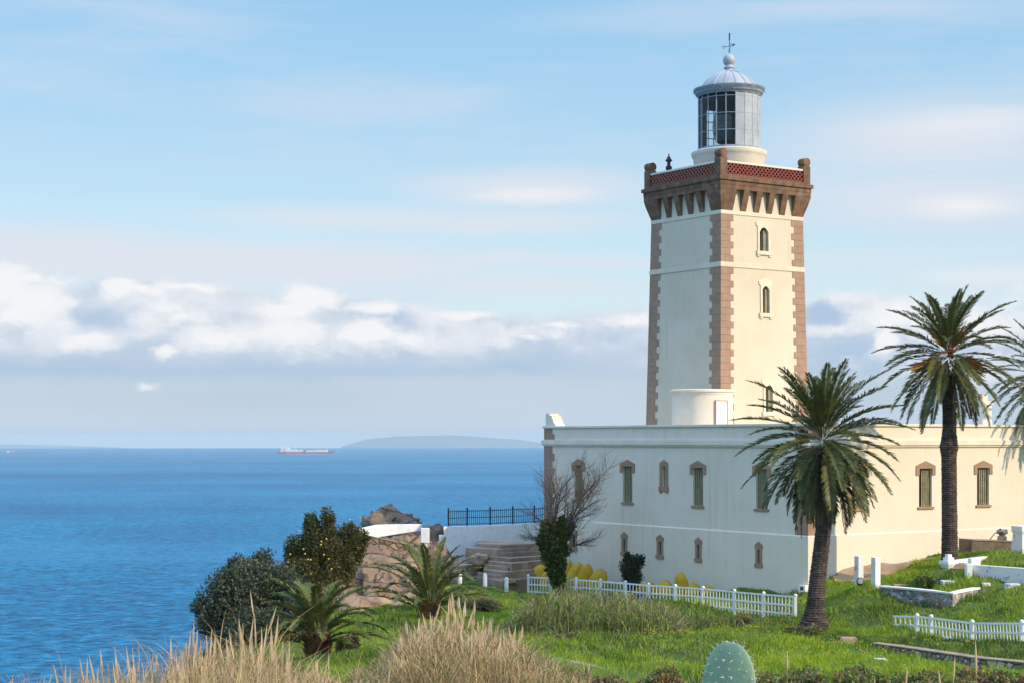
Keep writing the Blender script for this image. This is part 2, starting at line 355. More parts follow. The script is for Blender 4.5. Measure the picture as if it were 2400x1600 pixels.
CP += [(-3, 110, -8.8), (4, 120, -9), (20, 125, -8.5), (45, 115, -6), (60, 90, -5.5), (45, 70, -6), (90, 120, -6), (90, 40, -4), (15, 105, -8.2), (30, 108, -6.6), (-12, 95, -9), (-12, 70, -8.7), (-12, 50, -7.8)]
CPa = np.array(CP)
def _phi(r): return r * r * np.log(r + 1e-9) * (r > 0)
_n = len(CPa); _K = _phi(np.hypot(CPa[:, None, 0] - CPa[None, :, 0], CPa[:, None, 1] - CPa[None, :, 1])) + np.eye(_n) * .15
_Pm = np.c_[np.ones(_n), CPa[:, :2]]; _A = np.block([[_K, _Pm], [_Pm.T, np.zeros((3, 3))]])
_w = np.linalg.solve(_A, np.r_[CPa[:, 2], 0, 0, 0])
LAND = np.array([(-8.5, -30), (-9.5, 15), (-9.5, 26), (-11.5, 40), (-12.5, 55), (-13.2, 72), (-13.5, 85), (-12.5, 96), (-10.5, 104), (-9.5, 114), (-2, 117), (5, 126), (20, 142), (150, 170), (150, -30)], dtype=float)
def land_dist(x, y):       # >0 outside the headland
    d = np.full(x.shape, 1e9); ins = np.zeros(x.shape, bool); n = len(LAND)
    for i in range(n):
        a = LAND[i]; b = LAND[(i + 1) % n]; e = b - a; t = np.clip(((x - a[0]) * e[0] + (y - a[1]) * e[1]) / (e @ e), 0, 1)
        d = np.minimum(d, np.hypot(x - a[0] - t * e[0], y - a[1] - t * e[1]))
        c = ((a[1] > y) != (b[1] > y)) & (x < (b[0] - a[0]) * (y - a[1]) / (b[1] - a[1] + 1e-12) + a[0]); ins ^= c
    return np.where(ins, -d, d)
def flatz(x, y):
    s = _w[_n] + _w[_n + 1] * x + _w[_n + 2] * y
    for i in range(_n): s = s + _w[i] * _phi(np.hypot(x - CPa[i, 0], y - CPa[i, 1]))
    return s
def groundz(x, y, rough=True):
    x = np.asarray(x, float); y = np.asarray(y, float); sh = x.shape; x = x.ravel(); y = y.ravel()
    z = flatz(np.clip(x, -20, 95), np.clip(y, -15, 130))
    if rough:
        z = z + fbm(x / 2.6, y / 2.6, 3, 3) * .55 + fbm(x / 1.1, y / 1.1, 8, 2) * .42
    d = land_dist(x, y) + fbm(x / 5, y / 5, 5, 3) * 3
    z = z - np.where(d > 0, d * 1.7 + d * d * .02, 0) - np.clip(d + 2.0, 0, 2) ** 2 * .18
    return np.maximum(z, SEA - 6).reshape(sh)
def gz(x, y): return float(groundz(np.array([x]), np.array([y]), False)[0])
xs = np.concatenate([np.linspace(-90, -22, 40)[:-1], np.arange(-22, 40, .42), np.linspace(40, 220, 60)])
ys = np.concatenate([np.linspace(-60, 40, 60)[:-1], np.arange(40, 122, .42), np.linspace(122, 230, 50)])
GX, GY = np.meshgrid(xs, ys); GZ = groundz(GX, GY)
_u, _v = uvof(GX, GY); _in = (_u > .6) & (_u < 23) & (_v > .6) & (_v < 33); GZ = np.where(_in, np.minimum(GZ, -9.6), GZ)
nx, ny = len(xs), len(ys); idx = np.arange(nx * ny).reshape(ny, nx)
fa = np.stack([idx[:-1, :-1], idx[:-1, 1:], idx[1:, 1:], idx[1:, :-1]], -1).reshape(-1, 4)
gm = mat('grassy_soil', (.10, .15, .025), .95, (.055, .085, .02), .7, 6, bump=.7, bscale=9, extra=[((.16, .11, .06), .55, .60, .72, .8), ((.15, .22, .03), .25, .5, .65, .7)])
t = gm.node_tree       # bare rock where the headland gets steep
geo = t.nodes.new('ShaderNodeNewGeometry'); sx = t.nodes.new('ShaderNodeSeparateXYZ'); L(t, geo.outputs['True Normal'], sx.inputs[0])
steep = SMOOTH(t, sx.outputs[2], .86, .70); bs_ = t.nodes['Principled BSDF']; old = bs_.inputs['Base Color'].links[0].from_socket
rockc = MIX(t, SMOOTH(t, noise(t, t.nodes['Mapping'].outputs[0], .5, 7, .65), .4, .62), (.26, .19, .13), (.14, .10, .075))
L(t, MIX(t, steep, old, rockc), bs_.inputs['Base Color'])
o = np_mesh('terrain', np.stack([GX, GY, GZ], -1), fa, gm, smooth=True); tag(o, kind='structure')

# sea: one sheet out to the horizon of an 80 m high cape
RH = F / 20.0 * 80
prof = [0, 150, 300, 600, 1000, 1600, 2500, 4000, 7000, 11000, RH]
n = 128; v = [(0, 0, SEA)]; f = []
for r in prof[1:]: v += [(r * math.cos(2 * math.pi * k / n), r * math.sin(2 * math.pi * k / n), SEA) for k in range(n)]
f += [(0, 1 + k, 1 + (k + 1) % n) for k in range(n)]
for i in range(len(prof) - 2): f += [(1 + i * n + k, 1 + (i + 1) * n + k, 1 + (i + 1) * n + (k + 1) % n, 1 + i * n + (k + 1) % n) for k in range(n)]
sm = bpy.data.materials.new('sea_water'); sm.use_nodes = True; t = sm.node_tree; b = t.nodes['Principled BSDF']
tcc = t.nodes.new('ShaderNodeTexCoord'); vec = tcc.outputs['Object']
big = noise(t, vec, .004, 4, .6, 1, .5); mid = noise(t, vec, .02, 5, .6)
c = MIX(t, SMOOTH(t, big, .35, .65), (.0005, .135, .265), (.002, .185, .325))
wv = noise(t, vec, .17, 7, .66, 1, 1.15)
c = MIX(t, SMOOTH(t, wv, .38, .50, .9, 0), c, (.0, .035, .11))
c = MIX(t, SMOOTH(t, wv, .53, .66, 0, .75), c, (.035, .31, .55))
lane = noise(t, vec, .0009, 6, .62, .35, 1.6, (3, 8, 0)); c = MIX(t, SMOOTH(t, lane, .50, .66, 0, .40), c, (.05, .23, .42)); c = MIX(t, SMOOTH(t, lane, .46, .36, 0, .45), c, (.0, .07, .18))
L(t, c, b.inputs['Base Color']); b.inputs['Roughness'].default_value = .4; b.inputs['IOR'].default_value = 1.33
b.inputs['Specular IOR Level'].default_value = .04
bn = t.nodes.new('ShaderNodeBump'); bn.inputs['Strength'].default_value = 1; bn.inputs['Distance'].default_value = 1.6
hgt = M(t, 'ADD', wv, M(t, 'MULTIPLY', noise(t, vec, .45, 4, .6), .25)); L(t, hgt, bn.inputs['Height']); L(t, bn.outputs[0], b.inputs['Normal'])
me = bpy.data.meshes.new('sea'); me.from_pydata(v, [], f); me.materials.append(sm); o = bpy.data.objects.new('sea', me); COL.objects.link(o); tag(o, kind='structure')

# far coast: long hill across the strait and a lower shore
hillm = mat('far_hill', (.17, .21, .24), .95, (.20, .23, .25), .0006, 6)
def far_hills(name, prof, d, thick):
    pxs = [p for p, _ in prof]; pys = [q_ for _, q_ in prof]; n = 90; mb = []; fs = []
    rows = [(0, 0), (.35, .62), (.75, .93), (1, 1), (1.35, .8), (1.9, 0)]
    for j, (dj, hj) in enumerate(rows):
        for i in range(n + 1):
            px = pxs[0] + (pxs[-1] - pxs[0]) * i / n; py = np.interp(px, pxs, pys)
            X0, Y0 = XY(px, d); ztop = (EYE_ROW - py) / F * d; nz = fbm(np.array([px / 30.]), np.array([j * 1.7]), 4, 3)[0]
            k = 1 + dj * thick / d
            mb.append((X0 * k, Y0 * k, -150 + (ztop + 150) * hj + nz * 12 * hj * (1 if 0 < j else 0) * (0.3 if j == 3 else 1)))
    for j in range(len(rows) - 1):
        for i in range(n): a = j * (n + 1) + i; fs.append((a, a + 1, a + n + 2, a + n + 1))
    o = np_mesh(name, np.array(mb), fs, hillm, smooth=True); tag(o, kind='structure')
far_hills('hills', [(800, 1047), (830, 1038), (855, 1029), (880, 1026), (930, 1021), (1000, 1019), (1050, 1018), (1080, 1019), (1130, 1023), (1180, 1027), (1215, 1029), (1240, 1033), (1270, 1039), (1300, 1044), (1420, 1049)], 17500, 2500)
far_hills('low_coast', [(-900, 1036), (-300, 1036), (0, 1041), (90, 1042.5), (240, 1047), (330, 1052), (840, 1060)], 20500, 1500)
# ------------------------------------------------------------------ building
def u_at(px): t = (px - 1200) / F; return (CX - CY * t) / (-UV.x + UV.y * t)
def v_at(px): t = (px - 1200) / F; return (CY * t - CX) / (VV.x - VV.y * t)
def zl(px, py): d = CY + UV.y * u_at(px); return (EYE_ROW - py) / F * d
def zr(px, py): d = CY + VV.y * v_at(px); return (EYE_ROW - py) / F * d
UL = u_at(1276.5); VR = 32.0
bld = thing('lighthouse_building', B(0, 0, -8.5), 'long two storey cream walled building with brown quoins below the lighthouse tower', 'building')
FL = lambda s, z, d: B(s, d, z)          # left face: s = u, inward = +v
FR = lambda s, z, d: B(d, s, z)          # right face: s = v, inward = +u
FBk = lambda s, z, d: B(UL - d, s, z)    # far end
FBr = lambda s, z, d: B(s, VR - d, z)
def wall(mb, fn, s0, s1, z0, z1, ops=(), dep=.35, off=0.0):
    ss = sorted({s0, s1} | {a for o_ in ops for a in o_[:2]}); zs = sorted({z0, z1} | {a for o_ in ops for a in o_[2:4]})
    for i in range(len(ss) - 1):
        for j in range(len(zs) - 1):
            a, b_, c, d_ = ss[i], ss[i + 1], zs[j], zs[j + 1]; ms, mz = (a + b_) / 2, (c + d_) / 2
            if any(o_[0] < ms < o_[1] and o_[2] < mz < o_[3] for o_ in ops): continue
            mb.add([fn(a, c, off), fn(b_, c, off), fn(b_, d_, off), fn(a, d_, off)], [(0, 1, 2, 3)])
    for o_ in ops:
        a, b_, c, d_ = o_[:4]
        for (p, q_) in (((a, c), (b_, c)), ((b_, c), (b_, d_)), ((b_, d_), (a, d_)), ((a, d_), (a, c))):
            mb.add([fn(p[0], p[1], off), fn(q_[0], q_[1], off), fn(q_[0], q_[1], dep), fn(p[0], p[1], dep)], [(0, 1, 2, 3)])
ZT = -4.99; ZC0, ZC1 = -.42, -.06; ZP = .84
# upper windows, left face: (opening px left, right, top row, bottom row)
upL = [(1346.5, 1365.5, 1090, 1172), (1460, 1482, 1092, 1176), (1624.5, 1648, 1096, 1184), (1772, 1799, 1099, 1190)]
smallL = (1552, 1561, 1093, 1139)
lowL = [(1343, 1351, 1262, 1285), (1463.5, 1468.5, 1259, 1294), (1546.5, 1552.5, 1267, 1300), (1637, 1642, 1272, 1304), (1778.5, 1783.5, 1283, 1317)]
upR = [(1998, 2028, 1094, 1188), (2154, 2184, 1098, 1187), (2290, 2318, 1097, 1183), (2440, 2466, 1096, 1180)]
def opL(px0, px1, py0, py1): s = [u_at(px0), u_at(px1)]; m = (px0 + px1) / 2; return (min(s), max(s), zl(m, py1), zl(m, py0))
def opR(px0, px1, py0, py1): s = [v_at(px0), v_at(px1)]; m = (px0 + px1) / 2; return (min(s), max(s), zr(m, py1), zr(m, py0))
OUL = [opL(*w) for w in upL]; OSL = opL(*smallL); OLL = [opL(*w) for w in lowL]; OUR = [opR(*w) for w in upR]
for l_ in (OUL, OUR):      # the windows of one storey share sill and head heights
    z0 = sum(o_[2] for o_ in l_) / len(l_); z1 = sum(o_[3] for o_ in l_) / len(l_)
    l_[:] = [(o_[0], o_[1], z0, z1) for o_ in l_]
z0 = sum(o_[2] for o_ in OLL) / 5; z1 = sum(o_[3] for o_ in OLL) / 5; OLL = [(o_[0], o_[1], z0, z1) for o_ in OLL]
GB = -9.9
mb = MB()
wall(mb, FL, 0, UL, ZT, .7, OUL + [OSL]); wall(mb, FR, 0, VR, ZT, .7, OUR)
wall(mb, FBk, 0, VR, GB, .7); wall(mb, FBr, 0, UL, GB, .7)
mb.box(.4, UL - .4, .4, VR - .4, .05, .15, lambda a, b_, c: B(a, b_, c))      # roof slab
for (a0, a1, b0, b1) in ((.28, UL - .3, .28, .34), (.28, .34, .34, VR - .3), (UL - .36, UL - .3, .34, VR - .3)): mb.box(a0, a1, b0, b1, .15, .69, lambda a, b_, c: B(a, b_, c))
mb.build('wall', stucco, bld)
mb = MB(); PO = -.07
wall(mb, lambda s, z, d: B(s, d, z), PO, UL + .07, GB, ZT - .05, OLL, .4, PO); wall(mb, FR, PO, VR, GB, ZT - .05, [], .3, PO)
# sloping top of the plinth
mb.add([B(PO, PO, ZT - .05), B(UL + .07, PO, ZT - .05), B(UL + .07, 0, ZT + .03), B(0, 0, ZT + .03)], [(0, 1, 2, 3)])
mb.add([B(PO, PO, ZT - .05), B(PO, VR, ZT - .05), B(0, VR, ZT + .03), B(0, 0, ZT + .03)], [(0, 1, 2, 3)])
mb.add([B(UL + .07, PO, GB), B(UL + .07, 3, GB), B(UL + .07, 3, ZT - .05), B(UL + .07, PO, ZT - .05)], [(0, 1, 2, 3)])
mb.build('plinth', stucco, bld)
def ring(mb, e, z0, z1, inner=.0):
    for args in ((-e, UL + e, -e, inner), (-e, inner, inner, VR), (UL - inner, UL + e, inner, VR)): mb.box(*args, z0, z1, lambda a, b_, c: B(a, b_, c))
mb = MB(); ring(mb, .16, ZC0 + .10, ZC1); ring(mb, .09, ZC0, ZC0 + .10); ring(mb, .10, ZC1, ZC1 + .05)
mb.build('cornice', stucco_t, bld, bevel=.015)
mb = MB(); ring(mb, .10, ZP - .14, ZP, .42)
mb.build('parapet_coping', stucco_t, bld, bevel=.02)
def quoins(mb, fn, s_edge, sgn, z0, z1, w1=.75, w2=.98, h=.43, start=0, proud=.03, corner=True):
    n = max(1, round((z1 - z0) / h)); h = (z1 - z0) / n
    for i in range(n):
        w = w2 if (i + start) % 2 == 0 else w1; a = s_edge - sgn * (proud if corner else 0); b_ = s_edge + sgn * w
        mb.box(min(a, b_), max(a, b_), -proud, .06 if not corner else 0.05, z0 + i * h + .006, z0 + (i + 1) * h - .006, lambda p, d, z: fn(p, z, d))
mb = MB(); mb2 = MB()
for (z0, z1, st) in ((ZT + .03, ZC0, 0), (ZC1 + .05, ZP - .14, 0)):
    quoins(mb, FL, 0.0, 1, z0, z1, .72, .95, .45, st); quoins(mb2, FL, UL, -1, z0, z1, .85, 1.08, .45, st)
    n_ = max(1, round((z1 - z0) / .45)); hh = (z1 - z0) / n_
    for i in range(n_): mb.box(-.0299, .05, .0505, .72 if (i + st) % 2 else .95, z0 + i * hh + .006, z0 + (i + 1) * hh - .006, lambda a, b_, c: B(a, b_, c))
mb.build('quoins', quoin_m, bld, bevel=.008); mb2.build('quoins', quoin_m, bld, bevel=.008)
def window(fn, op, kind, par, head=True, lit=False):
    a, b_, z0, z1 = op; m = (a + b_) / 2; hw = (b_ - a) / 2
    if kind == 'slit':
        mb = MB(); fr = .17; e = .22
        mb.prism([(a - fr, z0), (a, z0), (a, z1), (b_, z1), (b_, z0), (b_ + fr, z0), (b_ + fr, z1 + .02), (b_ + e, z1 + .04), (b_ + e, z1 + .24), (m, z1 + .42), (a - e, z1 + .24), (a - e, z1 + .04), (a - fr, z1 + .02)], PO - .04, PO + .01, lambda s, z, d: fn(s, z, d))
        fo = mb.build('window', quoin_m, par)
        mb = MB(); mb.box(a - e, b_ + e, PO - .08, PO + .01, z0 - .2, z0 - .002, lambda s, d, z: fn(s, z, d)); mb.build('sill', quoin_m, fo)
        mb = MB(); mb.box(a, b_, PO + .05, PO + .07, z0, z1, lambda s, d, z: fn(s, z, d)); mb.build('pane', glass_dark, fo); return
    mb = MB()
    if kind == 'tall':
        e = .26; dr = .36
        mb.prism([(a, z1), (b_, z1), (b_, z1 - dr), (b_ + e, z1 - dr), (b_ + e, z1 + .16), (m, z1 + .42), (a - e, z1 + .16), (a - e, z1 - dr), (a, z1 - dr)], -.05, .01, fn)
        sb_ = MB(); sb_.box(a - .12, b_ + .12, -.08, .02, z0 - .13, z0, lambda s, d, z: fn(s, z, d))
    else:
        e = .20
        mb.prism([(a - e, z0), (a, z0), (a, z1), (b_, z1), (b_, z0), (b_ + e, z0), (b_ + e, z1 + .22), (m, z1 + .42), (a - e, z1 + .22)], -.05, .01, fn)
        sb_ = MB(); sb_.box(a - e - .05, b_ + e + .05, -.09, .02, z0 - .26, z0 - .002, lambda s, d, z: fn(s, z, d))
        for s_ in (a - .12, b_ + .12): sb_.box(s_ - .08, s_ + .08, -.07, .02, z0 - .38, z0 - .26, lambda s, d, z: fn(s, z, d))
    fo = mb.build('window', quoin_m, par, bevel=.01); sb_.build('sill', quoin_m, fo, bevel=.01)
    mb = MB(); mb.box(a, b_, .30, .33, z0, z1, lambda s, d, z: fn(s, z, d)); mb.build('pane', glass_dark, fo)
    mb = MB()
    if kind == 'tall':
        hi_ = b_ if fn is FR else b_         # louvred leaf on the side away from the gap
        w = (b_ - a); g = (.24 if fn is FL else .33) * w; n = 4; s0 = a + g; s1 = b_ - .02
        mb.box(s0, s1, .16, .18, z0 + .03, z1 - .03, lambda s, d, z: fn(s, z, d))
        for i in range(n + 1):
            s = s0 + (s1 - s0) * i / n; mb.box(s - .03, s + .03, .12, .16, z0 + .03, z1 - .03, lambda s, d, z: fn(s, z, d))
        for z in (z0 + .05, (z0 + z1) / 2, z1 - .1): mb.box(s0 + .03, s1 - .03, .14, .159, z - .03, z + .03, lambda s, d, z_: fn(s, z_, d))
    else:
        mb.box(a + .12, b_ - .02, .14, .18, z0 + .02, z1 - .02, lambda s, d, z: fn(s, z, d))
    mb.build('shutter', shutter_m, fo)
for op in OUL: window(FL, op, 'tall', bld)
window(FL, OSL, 'small', bld)
for op in OUR: window(FR, op, 'tall', bld)
for op in OLL: window(FL, op, 'slit', bld)
# stepped gable on the far end of the roof line
mb = MB(); u0 = UL - .05; st = [(0, .0), (0, .78), (-.42, .78), (-.42, .66), (-.66, .66), (-.66, .46), (-.80, .46), (-.80, .30), (-.92, .18), (-1.12, .0)]
mb.prism([(u0 + a, ZP + z) for a, z in st], .05, .78, FL)
mb.build('stepped_gable', stucco_t, bld)
# little vent box at the foot of the corner
mb = MB(); f_ = lambda a, b_, c: B(a, b_, c)
mb.box(-.16, .30, -.36, -.075, -7.86, -7.52, f_); bx = mb.build('vent_box', white_p, bld)
mb = MB(); mb.box(-.02, .20, -.375, -.362, -7.78, -7.60, f_); mb.build('vent_opening', glass_dark, bx)
# chimney on the roof
cu, cv_ = 9.0, 16.5
cpos = P(2303, 994, 104); cu, cv_ = uvof(cpos.x, cpos.y)
ch = thing('chimney', B(cu, cv_, .15), 'pale square chimney with a stepped cap on the roof behind the palms', 'chimney')
mb = MB(); f_ = lambda a, b_, c: B(cu + a, cv_ + b_, c)
mb.box(0, .82, 0, .82, .15, 2.08, f_); mb.build('stack', stucco_w, ch)
mb = MB(); mb.box(-.07, .89, -.07, .89, 2.08, 2.20, f_); mb.box(-.02, .84, -.02, .84, 2.2, 2.3, f_); mb.box(.17, .65, .17, .65, 2.3, 2.72, f_); mb.box(.1, .8, .0, .62, 2.723, 2.76, f_); mb.build('cap', stucco_t, ch, bevel=.01)

# ------------------------------------------------------------------ tower
PX_, PY_ = XY(1690, 105); pu, pv = uvof(PX_, PY_)
H0 = 3.335; uc, vc = pu + H0, pv + H0
def hz_(z): return H0 * (1 + (13.7 - min(z, 15.3)) * .0056)
TR = lambda s, z, d: B(uc - hz_(z) + d, vc + s * hz_(z) / H0, z)      # right face
TL = lambda s, z, d: B(uc + s * hz_(z) / H0, vc - hz_(z) + d, z)      # left face
TB1 = lambda s, z, d: B(uc + hz_(z) - d, vc + s * hz_(z) / H0, z)
TB2 = lambda s, z, d: B(uc + s * hz_(z) / H0, vc + hz_(z) - d, z)
tw = thing('lighthouse_tower', B(uc, vc, .15), 'tall square cream lighthouse tower with brown quoins and a glazed lantern', 'lighthouse')
def tv(px, py):      # a point of the right tower face from the photo
    t = (px - 1200) / F; v_ = (PY_ * t - PX_) / (VV.x - VV.y * t); d = PY_ + VV.y * v_; return v_ - H0, (EYE_ROW - py) / F * d
tow = []
for (x0, x1, y0, y1) in ((1779, 1799, 533, 590), (1784, 1799.5, 671, 735), (1788, 1804, 902, 964)):
    a, z1 = tv(x0, y0); b_, z0 = tv(x1, y1); tow.append((a, b_, z0, z1))
mb = MB(); Z0, Z1 = .1, 15.35
wall(mb, TR, -H0, H0, Z0, Z1, tow, .45); wall(mb, TL, -H0, H0, Z0, Z1); wall(mb, TB1, -H0, H0, Z0, Z1); wall(mb, TB2, -H0, H0, Z0, Z1)
mb.build('wall', stucco_tw, tw)
mb = MB()
def tband(mb, z0, z1, e):
    for (a0, a1, b0, b1) in ((-1, 1, -1, -.9), (-1, 1, .9, 1), (-1, -.9, -.9, .9), (.9, 1, -.9, .9)):
        h = hz_((z0 + z1) / 2)
        f = lambda q_: (q_ / abs(q_)) * (h + e) if abs(q_) == 1 else q_ * h
        mb.box(f(a0), f(a1), f(b0), f(b1), z0, z1, lambda a, b_, c: B(uc + a, vc + b_, c))
tband(mb, 10.40, 10.66, .06); tband(mb, 10.66, 10.72, .03)
mb.build('belt_course', trim_tw, tw, bevel=.015)
mb = MB(); tband(mb, 13.60, 13.84, .05)
mb.build('upper_band', trim_tw, tw, bevel=.015)
for (FA, FB, ea, eb) in ((TR, TL, -1, -1), (TR, TB2, 1, -1), (TB1, TL, -1, 1), (TB1, TB2, 1, 1)):      # one stack of blocks per corner
    mb = MB()
    for (z0, z1) in ((.5, 10.40), (10.72, 13.60)):
        n = round((z1 - z0) / .42); h = (z1 - z0) / n
        for i in range(n):
            w = .97 if (n - i) % 2 else .74; a, b_ = z0 + i * h + .006, z0 + (i + 1) * h - .006; p = .03
            s0, s1 = sorted((ea * (H0 + p), ea * (H0 - w))); mb.box(s0, s1, -p, .05, a, b_, lambda s, d, z: FA(s, z, d))
            s0, s1 = sorted((eb * (H0 - .0505), eb * (H0 - w - .03))); mb.box(s0, s1, -p + .001, .05, a, b_, lambda s, d, z: FB(s, z, d))
    mb.build('quoins', quoin_m, tw, bevel=.008)
# corbel table
def cprof(z): return float(np.interp(z, [13.84, 14.2, 14.6, 14.9, 15.08], [.03, .15, .28, .36, .40]))
zz = [13.84, 14.05, 14.25, 14.45, 14.65, 14.85, 15.08]
mb = MB()
for fn in (TR, TL, TB1, TB2):
    x = -H0 + .90; cw = (2 * H0 - .90 * 2 - 5 * .62) / 4
    for i in range(4):
        x += .62
        mb.prism([(-cprof(z), z) for z in zz] + [(.03, 15.08), (.03, 13.84)], x, x + cw, lambda d, z, s: fn(s, z, d)); x += cw
for sa in (-1, 1):       # corner corbels flare both ways
    for sb in (-1, 1):
        vs = []; 
        for z in zz:
            e = cprof(z); h = hz_(z); vs += [B(uc + sa * (h + e), vc + sb * (h + e), z), B(uc + sa * (h + e), vc + sb * (h - .90), z), B(uc + sa * (h - .90), vc + sb * (h - .90), z), B(uc + sa * (h - .90), vc + sb * (h + e), z)]
        fs = [(i * 4 + k, i * 4 + (k + 1) % 4, i * 4 + 4 + (k + 1) % 4, i * 4 + 4 + k) for i in range(6) for k in range(4)] + [(0, 1, 2, 3), (24, 25, 26, 27)]
        mb.add(vs, fs)
mb.build('corbels', stone_br, tw, bevel=.012)
def tsq(mb, h, z0, z1, t_=None):
    f_ = lambda a, b_, c: B(uc + a, vc + b_, c)
    if t_ is None: mb.box(-h, h, -h, h, z0, z1, f_); return
    i = h - t_
    for args in ((-h, h, -h, -i), (-h, h, i, h), (-h, -i, -i, i), (i, h, -i, i)): mb.box(*args, z0, z1, f_)
ht = hz_(15.3)
mb = MB(); tsq(mb, ht + .40, 15.083, 15.34, None); tsq(mb, ht + .42, 15.343, 15.60, None); mb.build('fascia', stone_br, tw, bevel=.01)
mb = MB(); tsq(mb, ht + .52, 15.603, 15.84); mb.build('platform', stone_br, tw, bevel=.02)
mb = MB(); tsq(mb, ht + .36, 15.843, 15.99, .3); mb.build('brick_kerb', mat('old_red_brick', (.24, .10, .06), .85, (.16, .10, .075), 4, 5, bump=.4, bscale=14), tw, bevel=.01)
# lattice balustrade
mb = MB(); hb = ht + .30; z0, z1 = 15.993, 16.66; f4 = (lambda s, z, d: B(uc - hb + d, vc + s, z), lambda s, z, d: B(uc + s, vc - hb + d, z), lambda s, z, d: B(uc + hb - d, vc + s, z), lambda s, z, d: B(uc + s, vc + hb - d, z))
mb.mi = 0; sp = .30; hw = .038; lim = hb - .25
for fi, fn in enumerate(f4):
    for sg in (1, -1):
        s = -lim - (z1 - z0) - (0 if sg > 0 else 0)
        k = s
        while k < lim + (z1 - z0):
            # line s = k + sg*(z-z0), clipped
            if sg > 0: za, zb = max(z0, z0 + (-lim - k)), min(z1, z0 + (lim - k))
            else: za, zb = max(z0, z0 + (k - lim)), min(z1, z0 + (k + lim))
            if zb - za > .05:
                sa, sb = k + sg * (za - z0), k + sg * (zb - z0); w = hw * 1.414; dd_ = .0 if sg > 0 else .012
                mb.prism([(sa - w, za), (sa + w, za), (sb + w, zb), (sb - w, zb)], dd_, .09 - dd_ * .2, fn)
            k += sp
mb.mi = 1
for fn in f4: mb.box(-lim, lim, .13, .16, z0, z1, lambda s, d, z: fn(s, z, d))
mb.build('lattice_balustrade', [red_tile, dark_red], tw)
mb = MB(); tsq(mb, hb + .02, 16.663, 16.79, .22); mb.build('balustrade_coping', stucco_t, tw, bevel=.02)
for sa in (-1, 1):
    for sb in (-1, 1):
        mb = MB(); c = ht + .36 - .26; f_ = lambda a, b_, z: B(uc + sa * c + a, vc + sb * c + b_, z)
        mb.box(-.28, .28, -.28, .28, 15.845, 17.0, f_)
        n = 12; mb.prism([(.29 * math.cos(math.pi * 2 * k / n) , 17.24 + .28 * math.sin(math.pi * 2 * k / n)) for k in range(n)], -.29, .29, lambda a, z, d: f_(-d, a, z))
        mb.build('corner_post', stone_br, tw, bevel=.02)
# windows of the tower: raised arched surround, recess, pane
for (a, b_, z0, z1) in tow:
    mb = MB(); m = (a + b_) / 2; fr = .16
    zs = z1 - (b_ - a) * .42
    arch = [(b_ - (b_ - a) * k / 8, zs + (z1 - zs) * math.sin(math.pi * k / 8) ** .8) for k in range(9)]
    outer = [(a - fr, z0), (a, z0)] + arch[::-1] + [(b_, z0), (b_ + fr, z0), (b_ + fr, z1 + .05), (b_ + fr + .12, z1 + .12), (b_ + fr + .12, z1 + .30), (m, z1 + .52), (a - fr - .12, z1 + .30), (a - fr - .12, z1 + .12), (a - fr, z1 + .05)]
    mb.prism(outer, -.06, .05, TR); w = mb.build('window', trim_tw, tw, bevel=.01); mb = MB()
    mb.box(a - fr - .1, b_ + fr + .1, -.11, .02, z0 - .24, z0 - .002, lambda s, d, z: TR(s, z, d))
    for s_ in (a - fr + .05, b_ + fr - .05): mb.box(s_ - .1, s_ + .1, -.08, .02, z0 - .36, z0 - .24, lambda s, d, z: TR(s, z, d))
    mb.build('sill', trim_tw, w, bevel=.01)
    mb = MB(); mb.box(a, b_, .42, .44, z0, z1, lambda s, d, z: TR(s, z, d)); mb.build('pane', glass_dark, w)
    mb = MB(); mb.box(b_ - (b_ - a) * .42, b_ - .01, .1, .3, z0 + .02, z1 - .15, lambda s, d, z: TR(s, z, d)); mb.build('shutter', shutter_m, w)
# lantern base, glazing, dome
lx, ly, _ = B(uc, vc, 0); lx += .16
mb = MB(); mb.lathe([(2.2, 15.84), (2.2, 17.35), (2.24, 17.42), (2.24, 17.6), (2.32, 17.72), (2.37, 17.86), (2.37, 18.0), (2.25, 18.06), (1.97, 18.09), (.2, 18.09)], (lx, ly, 0), 64)
mb.build('lantern_base', stucco_t, tw, smooth=True)
LR = 1.93; LZ0, LZ1 = 18.09, 21.55; NB = 20; NH = 3
def la(k): return R(-90 + 5) + 2 * math.pi * k / NB
mb = MB()
for k in range(NB):
    a = la(k); p = (lx + LR * math.cos(a), ly + LR * math.sin(a)); mb.tube([(p[0], p[1], LZ0), (p[0], p[1], LZ1)], .035, 6)
for j in range(0, NH + 1):
    z = LZ0 + .04 + (LZ1 - LZ0 - .3) * j / NH
    mb.tube([(lx + LR * math.cos(la(k)), ly + LR * math.sin(la(k)), z) for k in range(NB + 1)], .03, 5)
mb.lathe([(LR + .05, LZ0), (LR + .05, LZ0 + .14), (LR - .04, LZ0 + .14), (LR - .04, LZ0)], (lx, ly, 0), NB, la(0), la(0) + 2 * math.pi)
mb.build('glazing_bars', lantern_d, tw)
gl = bpy.data.materials.new('lantern_glass'); gl.use_nodes = True; t = gl.node_tree; t.nodes.remove(t.nodes['Principled BSDF'])
tr_ = t.nodes.new('ShaderNodeBsdfTransparent'); tr_.inputs[0].default_value = (.90, .95, .97, 1); gs = t.nodes.new('ShaderNodeBsdfGlossy'); gs.inputs['Roughness'].default_value = .03
fr_ = t.nodes.new('ShaderNodeFresnel'); fr_.inputs[0].default_value = 1.45; mx = t.nodes.new('ShaderNodeMixShader'); L(t, fr_.outputs[0], mx.inputs[0]); L(t, tr_.outputs[0], mx.inputs[1]); L(t, gs.outputs[0], mx.inputs[2]); L(t, mx.outputs[0], t.nodes['Material Output'].inputs[0])
NPAN = 9
